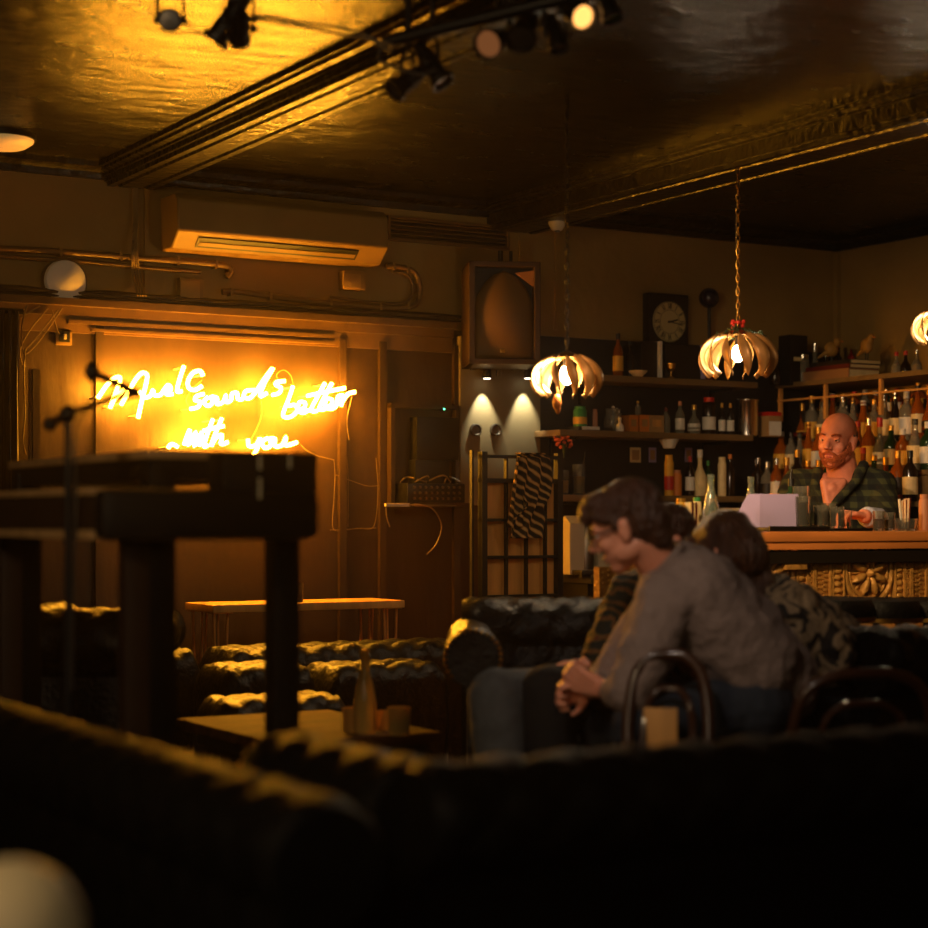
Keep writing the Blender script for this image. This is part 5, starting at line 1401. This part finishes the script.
def face_bits(c, R, t, s=1.0, brow='beard', skin='skin'):
    P = lambda x, y, z: c + R @ Vector((x * s, y * s, z * s))
    for k in (-1, 1):
        MB().ball(P(.031 * k, .0745, .010), .0115 * s, seg=16, rings=12).build('eye', 'eye', t, world=True)
        MB().ball(P(.031 * k, .0812, .009), .0064 * s, seg=12, rings=8).build('iris', 'pupil', t, world=True)
        MB().ball(P(.031 * k, .0748, .0155), (.0145 * s, .0135 * s, .0085 * s), R, 14, 10).ball(P(.031 * k, .0738, .0035), (.0135 * s, .0125 * s, .006 * s), R, 14, 10).build('eyelids', skin, t, world=True)
        MB().tube(spline([P(.014 * k, .094, .030), P(.032 * k, .092, .036), P(.050 * k, .078, .031)], 4), .0042 * s, 6).build('eyebrow', brow, t, world=True)
    MB().tube(spline([P(-.022, .080, -.054), P(-.008, .0905, -.052), P(.008, .0905, -.052), P(.022, .080, -.054)], 4), .0042 * s, 6).tube(spline([P(-.018, .079, -.061), P(0, .0895, -.064), P(.018, .079, -.061)], 4), .0045 * s, 6).build('lips', 'lip', t, world=True)
def hand_parts(mb, wrist, d, n, thumb=1, curl=.6, s=1.0):
    """d: wrist to knuckles, n: palm normal (fingers close towards n), thumb: side sign along d x n"""
    d = Vector(d).normalized(); n = Vector(n); n = (n - d * n.dot(d)).normalized(); x = d.cross(n) * thumb
    for i in range(4):
        k0 = wrist + x * (.012 - .008 * i) * s; k1 = wrist + (d * (.088 - .004 * abs(i - 1)) + x * (.031 - .0205 * i)) * s
        mb.cap(k0 + d * .01, k1, .016 * s, .0115 * s, 10)
        p = k1; a = curl * .6
        for L, r0, r1, da in ((.044, .0098, .0088, curl), (.027, .0088, .0080, curl * 1.1), (.021, .0080, .0068, 0)):
            L *= (.92, 1.0, .95, .78)[i]
            q = p + (d * math.cos(a) + n * math.sin(a)) * L * s
            mb.cap(p, q, r0 * s, r1 * s, 10); p = q; a += da
    b = wrist + (d * .022 + x * .022 + n * .006) * s
    b1 = b + (d * .032 + x * .026 + n * .012) * s; b2 = b1 + (d * .026 + x * .006 + n * .016) * s; b3 = b2 + (d * .020 - x * .002 + n * .012) * s
    mb.cap(wrist + d * .012, b, .015 * s, .016 * s, 10); mb.cap(b, b1, .015 * s, .0115 * s, 10); mb.cap(b1, b2, .0112 * s, .0095 * s, 10); mb.cap(b2, b3, .0095 * s, .0078 * s, 10)
def chain(mb, pts, rs):
    for i in range(len(pts) - 1): mb.cap(pts[i], pts[i + 1], rs[i], rs[i + 1])

# ---- bartender
BYp = 6.28
tb = BYp / ray(838)[1]
t = thing('person', 'bald bearded bartender in a dark green plaid shirt standing behind the bar', 'person', (onY(838, 500, BYp).x, BYp, 0))
hc = C(837, 441, tb)
fdir = (-Fv * .80 - Rv * .55 + Zv * -.10)
R = frame(fdir, Zv, math.radians(-4)); S = 1.03
body = MB(); head_parts(body, hc, R, S)
neck = C(844, 480, tb + .06)
chest = C(836, 520, tb + .10); pelvis = Vector((chest.x + .05, chest.y + .12, .95))
body.cap(hc + R @ Vector((0, -.025, -.05)), neck, .066, .074)
shx = (Rv * .96 + Fv * .25).normalized()
shR = C(880, 487, tb + .0); shL = C(797, 485, tb + .16)
chain(body, [neck, chest, pelvis], [.08, .125, .14])
body.cap(shR, shL, .06, .06)
elR = C(885, 522, tb - .16); wrR = C(864, 516, tb - .44)
elL = C(784, 520, tb - .05); wrL = C(800, 530, tb - .28)
chain(body, [shR, elR], [.06, .048]); chain(body, [elR, wrR], [.046, .030])
chain(body, [shL, elL], [.06, .048]); chain(body, [elL, wrL], [.046, .030])
hand_parts(body, wrR, (C(846, 512, tb - .5) - wrR), (0, .1, -1), thumb=-1, curl=.55, s=1.0)
hand_parts(body, wrL, Rv * .8 - Fv * .5 - Zv * .1, (0, 0, -1), thumb=1, curl=.5, s=1.0)
for k in (-1, 1):
    hp = pelvis + shx * .09 * k
    chain(body, [hp, Vector((hp.x, hp.y + .02, .50)), Vector((hp.x, hp.y + .05, .09))], [.10, .062, .045])
    body.cap(Vector((hp.x, hp.y + .05, .05)), Vector((hp.x - .03, hp.y - .13, .04)), .045, .035)
refine(body, 'body', 'skin_b', t, .0055, 3)
face_bits(hc, R, t, S, 'beard', 'skin_b')
P = lambda x, y, z: hc + R @ Vector((x * S, y * S, z * S))
bd_ = MB()
for i in range(15):
    a = (i - 7) / 7
    x = .060 * math.sin(a * 1.35); y = -.012 + .082 * math.cos(a * 1.35) ** .8; z = -.092 + .050 * abs(a) ** 1.6
    bd_.cap(P(x, y + .002, z + .012), P(x * .9, y - .006, z - .012), .0165, .015, 10)
    bd_.ball(P(x * 1.04, y - .004, z + .026 + .006 * abs(a)), .0125, seg=10, rings=8)
for k in (-1, 1):
    bd_.cap(P(.064 * k, .012, -.050), P(.069 * k, .002, -.012), .012, .007, 10)
    bd_.cap(P(.003 * k, .0930, -.041), P(.024 * k, .086, -.050), .0068, .0068, 8).cap(P(.027 * k, .083, -.052), P(.028 * k, .078, -.076), .0075, .011, 8)
refine(bd_, 'beard', 'beard', t, .004, 1, .006, .012)
hr = MB()
hr.ball(P(0, -.052, .020), (.074, .068, .066), R).cap(P(-.072, -.01, .02), P(-.072, -.045, -.01), .012, .016, 10).cap(P(.072, -.01, .02), P(.072, -.045, -.01), .012, .016, 10)
refine(hr, 'cropped_hair', 'hair_grey', t, .005, 2)
sh_ = MB()
sh_.cap(C(846, 487, tb + .12), C(872, 484, tb + .06), .088, .07); chain(sh_, [C(838, 502, tb + .10), chest, pelvis + Zv * .05], [.115, .155, .165])
sh_.cap(C(862, 484, tb + .04), shR, .085, .08).cap(C(815, 482, tb + .12), shL, .062, .076); sh_.cap(C(822, 505, tb + .06), C(862, 505, tb + .03), .11, .11)
chain(sh_, [shR, elR, elR.lerp(wrR, .35)], [.076, .062, .054]); chain(sh_, [shL, elL, elL.lerp(wrL, .6)], [.076, .062, .05])
refine(sh_, 'plaid_shirt', 'plaid', t, .007, 4, .02, .07)
cl = MB()
for k, a, b, c_ in ((1, C(864, 464, tb + .02), C(855, 482, tb - .07), C(829, 508, tb - .095)), (-1, C(818, 470, tb + .10), C(816, 490, tb - .0), C(826, 512, tb - .075))):
    cl.tube(spline([a, b, c_], 6), [.024] * 6 + [.020] * 6 + [.013], 10)
refine(cl, 'collar', 'plaid', t, .005, 1)
vv = MB()
v0_, v1_, v2_ = C(822, 480, tb - .055), C(846, 480, tb - .05), C(827, 508, tb - .095)
cf = (v0_ + v1_ + v2_) / 3
for a, b in ((v0_, v1_), (v1_, v2_), (v2_, v0_)): vv.cap(a.lerp(cf, .25), b.lerp(cf, .25), .022, .022, 10)
vv.ball(cf, .030)
refine(vv, 'open_neck', 'skin_b', t, .005, 2)
cf = MB(); cf.cap(elR.lerp(wrR, .34), elR.lerp(wrR, .84), .052, .044)
refine(cf, 'pale_cuff', mat('pale_blue_cuff', (190, 190, 205), .8), t, .005, 1, .006, .03)
MB().cap(Vector((pelvis.x, pelvis.y, .95)), Vector((pelvis.x, pelvis.y, .80)), .17, .16).cap(pelvis + shx * .09 + Zv * -.1, Vector((pelvis.x + shx.x * .09, pelvis.y + .07, .12)), .11, .065).cap(pelvis - shx * .09 + Zv * -.1, Vector((pelvis.x - shx.x * .09, pelvis.y + .07, .12)), .11, .065).build('trousers', 'black_cloth', t, world=True)
MB().box(Vector((pelvis.x + .08, pelvis.y - .01, .045)), (.10, .28, .09), bevel=.03).box(Vector((pelvis.x - .10, pelvis.y - .0, .045)), (.10, .28, .09), bevel=.03).build('shoes', 'black_plastic', t, world=True)

# ---- man in grey shirt, leaning forward
T0 = 5.15
hc = C(626, 529, T0)
t = thing('person', 'man with reddish-brown hair, glasses and grey shirt leaning forward in his seat', 'person', Vector((C(750, 700, T0 + .1).x, C(750, 700, T0 + .1).y, 0)))
fdir = -Rv * .93 + Fv * .28 - Zv * .42
R = frame(fdir, Zv, 0); S = .98
body = MB(); head_parts(body, hc, R, S)
P = lambda x, y, z: hc + R @ Vector((x * S, y * S, z * S))
neck = C(668, 574, T0 + .03); chest = C(708, 616, T0 + .04); pelvis = C(765, 680, T0 + .08)
shN = C(668, 604, T0 - .10); shF = C(676, 590, T0 + .26)
body.cap(P(0, -.03, -.05), neck, .058, .064, 20)
chain(body, [neck, chest, pelvis], [.075, .13, .14]); body.cap(shN, shF, .055, .055)
elN = C(632, 692, T0 - .14); wrN = C(606, 690, T0 + .03)
elF = C(600, 690, T0 + .30); wrF = C(592, 684, T0 + .16)
chain(body, [shN, elN, wrN], [.055, .045, .030]); chain(body, [shF, elF, wrF], [.055, .045, .030])
hand_parts(body, wrN, -Rv * .85 + Zv * .30 + Fv * .2, Fv * .9 + Zv * .4, thumb=1, curl=.85)
hand_parts(body, wrF, -Rv * .7 - Fv * .3 - Zv * .2, -Fv * 1 - Zv * .2, thumb=-1, curl=.8)
hipN = C(752, 706, T0 - .02); hipF = C(752, 700, T0 + .22)
knN = C(640, 724, T0 - .12); knF = C(607, 712, T0 + .36)
ftN = Vector((knN.x + .02, knN.y + .05, .08)); ftF = Vector((knF.x, knF.y + .02, .08))
for a, b, c_ in ((hipN, knN, ftN), (hipF, knF, ftF)):
    chain(body, [a, b, c_], [.085, .058, .042]); body.cap(c_ - Zv * .035, c_ - Zv * .045 - Rv * .17, .04, .032)
refine(body, 'body', 'skin', t, .006, 3)
face_bits(hc, R, t, S, 'hair_brown')
hr = MB()
E = lambda x, y, z, r: hr.ball(P(x, y, z), tuple(q * S for q in r), R, 24, 16)
E(0, -.028, .052, (.084, .104, .086)); E(0, -.062, .0, (.079, .072, .085)); E(0, .045, .098, (.062, .058, .034)); E(0, .078, .084, (.05, .034, .028)); E(.028, .092, .070, (.028, .022, .022)); E(-.028, .088, .072, (.028, .022, .02))
for k in (-1, 1): hr.cap(P(.073 * k, .014, .045), P(.074 * k, .012, -.0), .016, .009, 10); hr.cap(P(.062 * k, .05, .06), P(.068 * k, .03, .05), .02, .02, 10)
E(0, -.078, -.055, (.060, .042, .045))
refine(hr, 'hair', 'hair_brown', t, .005, 2, .012, .022)
gl = MB()
for k in (-1, 1):
    ring = [P(.031 * k + .024 * math.cos(a), .098, .006 + .018 * math.sin(a)) for a in [2 * PI * j / 20 for j in range(20)]]
    gl.tube(ring, .0024, 6, closed=True); gl.tube([P(.055 * k, .096, .012), P(.074 * k, .06, .012), P(.082 * k, -.005, .006)], .0034, 6)
gl.tube([P(-.008, .100, .010), P(.008, .100, .010)], .0022, 6)
gl.build('glasses', 'black_plastic', t, world=True)
sh_ = MB()
chain(sh_, [C(676, 578, T0 + .06), C(700, 606, T0 + .06), C(736, 646, T0 + .08), C(766, 682, T0 + .08)], [.105, .150, .158, .150])
sh_.cap(C(694, 598, T0 - .04), C(752, 662, T0 + .0), .135, .135).cap(C(690, 590, T0 + .20), C(750, 655, T0 + .18), .13, .13)
sh_.cap(neck + Rv * .03, C(700, 590, T0 + .1), .085, .12).cap(C(668, 590, T0 - .0), C(650, 640, T0 + .05), .085, .08)
chain(sh_, [C(686, 596, T0 - .07), shN, elN], [.10, .090, .066]); chain(sh_, [elN, elN.lerp(wrN, .55)], [.064, .050])
chain(sh_, [shF, elF, elF.lerp(wrF, .5)], [.09, .06, .045])
refine(sh_, 'shirt', 'shirt_grey', t, .007, 5, .026, .075)
cl = MB(); 
cl.tube([neck + (P(0, -.03, -.05) - neck) * .22 + (Rv * .5 * math.cos(a) + Zv * .55 * math.cos(a)) * .098 + Fv * math.sin(a) * .078 for a in [2 * PI * j / 24 for j in range(24)]], .016, 8, closed=True)
refine(cl, 'collar', 'shirt_grey', t, .005, 1)
tr_ = MB()
for a, b, c_ in ((hipN, knN, ftN), (hipF, knF, ftF)): chain(tr_, [a, b, c_ + Zv * .05], [.105, .078, .062])
tr_.cap(hipN, hipF, .12, .12)
refine(tr_, 'jeans', 'jeans', t, .008, 3, .012, .05)
MB().box(ftN + Vector((0, 0, -.035)) - Rv * .06, (.24, .09, .08), rz=-YAW, bevel=.03).box(ftF + Vector((0, 0, -.035)) - Rv * .06, (.24, .09, .08), rz=-YAW, bevel=.03).build('shoes', 'black_plastic', t, world=True)
sc_ = C(760, 720, T0 + .08); sz = sc_.z - .035
t = thing('low_stool', 'dark padded low stool the man in the grey shirt sits on', 'stool', (sc_.x, sc_.y, 0))
MB().lathe([(0, sz - .12), (.20, sz - .12), (.22, sz - .09), (.22, sz - .03), (.19, sz), (0, sz)], seg=32).build('seat', 'leather_matte', t)
for k in range(4):
    a = PI / 4 + PI / 2 * k
    MB().cyl((.14 * math.cos(a), .14 * math.sin(a), sz - .11), (.18 * math.cos(a), .18 * math.sin(a), 0), .016).build('leg', 'black_wood', t)

# ---- third person, mostly hidden behind the man: crossed jeans legs, striped jacket
T1 = 5.75
t = thing('person', 'person in dark jacket with mustard stripes and jeans, mostly hidden behind the man in grey', 'person', Vector((C(640, 690, T1).x, C(640, 690, T1).y, 0)))
hc = C(664, 543, T1 + .1)
R = frame(-Rv * .8 - Fv * .3 - Zv * .2); S = .93
body = MB(); P, E = head_parts(body, hc, R, S)
neck = C(662, 580, T1 + .1); chest = C(655, 625, T1 + .02); pelvis = C(650, 700, T1 + .0)
shN = C(632, 600, T1 - .05); shF = C(640, 596, T1 + .2)
body.cap(P(0, -.03, -.05), neck, .055, .06); chain(body, [neck, chest, pelvis], [.07, .12, .13]); body.cap(shN, shF, .05, .05)
elN = C(604, 650, T1 - .12); wrN = C(588, 664, T1 - .14)
chain(body, [shN, elN, wrN], [.05, .04, .028]); hand_parts(body, wrN, -Rv * .95 - Zv * .05, -Zv - Fv * .2, thumb=-1, curl=.45, s=.95)
elF = C(625, 650, T1 + .2); wrF = C(602, 672, T1 - .0)
chain(body, [shF, elF, wrF], [.05, .04, .028]); hand_parts(body, wrF, -Rv * .9 - Fv * .2, -Zv, thumb=1, curl=.5, s=.95)
kn1 = C(548, 692, T1 - .32); ft1 = Vector((kn1.x - .02, kn1.y - .06, .08))
kn2 = C(496, 697, T1 - .30); ft2 = kn2 + Vector((-.02, -.10, 0)); ft2.z = .10
hp1 = C(640, 704, T1 - .05); hp2 = C(630, 700, T1 + .1)
chain(body, [hp1, kn1, ft1], [.08, .055, .04]); chain(body, [hp2, kn2, ft2], [.08, .055, .04])
for f_ in (ft1, ft2): body.cap(f_ - Zv * .03, f_ - Zv * .04 - Rv * .10 - Fv * .10, .036, .03)
refine(body, 'body', 'skin', t, .006, 3); face_bits(hc, R, t, S, 'hair_brown')
hr = MB(); hr.ball(P(0, -.026, .045), tuple(q * S for q in (.082, .102, .088)), R).ball(P(0, -.06, -.01), tuple(q * S for q in (.078, .07, .08)), R)
refine(hr, 'hair', 'hair_brown', t, .006, 2, .012, .02)
sh_ = MB(); chain(sh_, [neck + Zv * -.02, chest, pelvis], [.10, .145, .15]); sh_.cap(shN, shF, .085, .085)
chain(sh_, [shN, elN, elN.lerp(wrN, .45)], [.082, .062, .048]); chain(sh_, [shF, elF, elF.lerp(wrF, .6)], [.08, .06, .048])
refine(sh_, 'jacket', 'striped_jacket', t, .007, 4, .03, .06)
tr_ = MB(); chain(tr_, [hp1, kn1, ft1 + Zv * .06], [.10, .082, .062])
refine(tr_, 'trouser_leg', 'black_cloth', t, .008, 3, .01, .05)
tr_ = MB(); chain(tr_, [hp2, kn2, ft2 + Zv * .06], [.10, .085, .068])
refine(tr_, 'jeans_leg', 'jeans_pale', t, .008, 3, .01, .05)
MB().box(ft1 + Vector((0, 0, -.03)) - Rv * .05 - Fv * .05, (.22, .09, .08), rz=.6, bevel=.03).box(ft2 + Vector((0, 0, -.05)) - Rv * .05 - Fv * .05, (.22, .09, .08), rz=.6, bevel=.03).build('shoes', 'black_plastic', t, world=True)

# ---- woman with long hair in a leaf pattern blouse
T2 = 5.62
t = thing('person', 'woman with long brown hair and a dark leaf-patterned blouse leaning forward beside the man', 'person', Vector((C(850, 680, T2 + .25).x, C(850, 680, T2 + .25).y, 0)))
hc = C(724, 556, T2)
R = frame(-Rv * .80 + Fv * .55 - Zv * .45); S = .95
body = MB(); P, E = head_parts(body, hc, R, S)
neck = C(764, 598, T2 + .04); chest = C(800, 632, T2 + .10); pelvis = C(852, 688, T2 + .22)
shN = C(790, 612, T2 - .06); shF = C(770, 606, T2 + .28)
body.cap(P(0, -.03, -.05), neck, .05, .055); chain(body, [neck, chest, pelvis], [.07, .11, .13]); body.cap(shN, shF, .045, .045)
elN = C(790, 690, T2 - .08); wrN = C(745, 700, T2 + .0); elF = C(740, 680, T2 + .34); wrF = C(716, 700, T2 + .3)
chain(body, [shN, elN, wrN], [.045, .038, .026]); chain(body, [shF, elF, wrF], [.045, .038, .026])
hand_parts(body, wrN, -Rv, -Zv, thumb=-1, curl=.4, s=.9); hand_parts(body, wrF, -Rv, -Zv, thumb=1, curl=.4, s=.9)
knN = C(735, 720, T2 + .04); knF = C(722, 716, T2 + .30)
for a, b in ((pelvis - Zv * .03 - Fv * .10, knN), (pelvis - Zv * .03 + Fv * .08, knF)):
    f_ = Vector((b.x, b.y, .08)); chain(body, [a, b, f_], [.085, .055, .04]); body.cap(f_ - Zv * .03, f_ - Zv * .04 - Rv * .15, .035, .03)
refine(body, 'body', 'skin', t, .006, 3); face_bits(hc, R, t, S, 'hair_brown')
hr = MB()
E = lambda x, y, z, r: hr.ball(P(x, y, z), tuple(q * S for q in r), R, 24, 16)
E(0, -.022, .052, (.088, .108, .090)); E(0, -.065, -.01, (.090, .080, .10))
rnd = random.Random(4)
top_ = hc + Zv * .02
for i in range(22):
    u = i / 21
    a = C(696 + 62 * u, 545 - 10 * math.sin(PI * u) + 6 * rnd.random(), T2 - .06 + .10 * abs(u - .5))
    b = C(700 + 72 * u, 582 + 8 * rnd.random(), T2 - .075 + .06 * abs(u - .5))
    c_ = C(724 + 66 * u + 4 * rnd.random(), 612 + 22 * u + 10 * rnd.random() - 18 * (1 - u), T2 - .09 + .04 * abs(u - .5) - .05 * (1 - u))
    hr.tube(spline([a, b, c_], 6), [.022] * 6 + [.020] * 5 + [.014, .007], 8)
hr.cap(C(715, 560, T2), C(752, 604, T2 + .0), .080, .065).cap(C(735, 562, T2 + .03), C(768, 616, T2 - .05), .084, .062)
for i in range(6):
    hr.tube(spline([P(.05 - .02 * i, .06, .09), P(-.07, .055 + .008 * i, .02), P(-.082, .06, -.06 - .01 * i), P(-.078, .05, -.13)], 5), [.016] * 10 + [.013] * 5 + [.006], 8)
refine(hr, 'long_hair', 'hair_long', t, .006, 2, .012, .03)
sh_ = MB(); chain(sh_, [C(776, 606, T2 + .06), chest, C(826, 655, T2 + .14), pelvis], [.10, .135, .140, .145]); sh_.cap(shN, shF, .078, .075)
sh_.cap(shN, C(824, 648, T2 - .02), .10, .10)
chain(sh_, [shN, elN, wrN], [.085, .062, .04]); chain(sh_, [shF, elF, wrF], [.08, .06, .04])
refine(sh_, 'blouse', 'camo', t, .007, 4, .04, .07)
tr_ = MB()
for a, b in ((pelvis - Zv * .03 - Fv * .10, knN), (pelvis - Zv * .03 + Fv * .08, knF)): chain(tr_, [a, b, Vector((b.x, b.y, .13))], [.105, .075, .06])
refine(tr_, 'trousers', 'black_cloth', t, .008, 3)
for b in (knN, knF): MB().box(Vector((b.x, b.y, .045)) - Rv * .05, (.22, .08, .085), rz=-YAW, bevel=.03).build('shoe', 'black_plastic', t, world=True)

# ------------------------------------------------------------------ families of like things
GROUPS = {'petal_pendant': 'petal pendant lamps over the bar', 'stage_light': 'stage lights under the ceiling', 'bar_stool': 'black stools at the bar', 'bentwood_chair': 'bentwood chairs near the viewer', 'chesterfield_sofa': 'chesterfield sofas', 'club_armchair': 'leather club armchairs', 'tufted_bench': 'tufted leather benches', 'tufted_stool': 'tufted leather ottomans', 'conduit_pipe': 'pipes on the cream wall', 'junction_box': 'junction boxes on the cream wall', 'downlight': 'downlights under the speaker', 'serving_tray': 'trays on the bar', 'tall_table': 'tall tables at the left', 'card_box': 'card boxes on the middle shelf', 'carton': 'cream cartons on the back counter', 'bird_figure': 'bird figures on the rack', 'book': 'books lying on the rack', 'stem_glass': 'stemmed glasses on the bar', 'pinned_card': 'cards pinned under the shelf', 'wall_shelf': 'shelves behind the bar', 'person': 'people in the bar'}
for o in list(scene.objects):
    if o.parent is not None or 'label' not in o: continue
    base = o.name.split('.')[0]
    if base in GROUPS: o['group'] = GROUPS[base]
    elif base in ('bottle', 'jar', 'tub', 'tumbler'):
        x, y, z = o.location
        nm = {'bottle': 'bottles', 'jar': 'jars', 'tub': 'jars', 'tumbler': 'glasses'}[base]
        if x > 6.09: o['group'] = nm + ' on the stepped rack'
        elif y > 7.0: o['group'] = nm + ' on the shelves behind the bar'
        elif y > 5.35 and z > .9: o['group'] = nm + ' on the bar top'
        else: o['group'] = nm + ' on the coffee table'
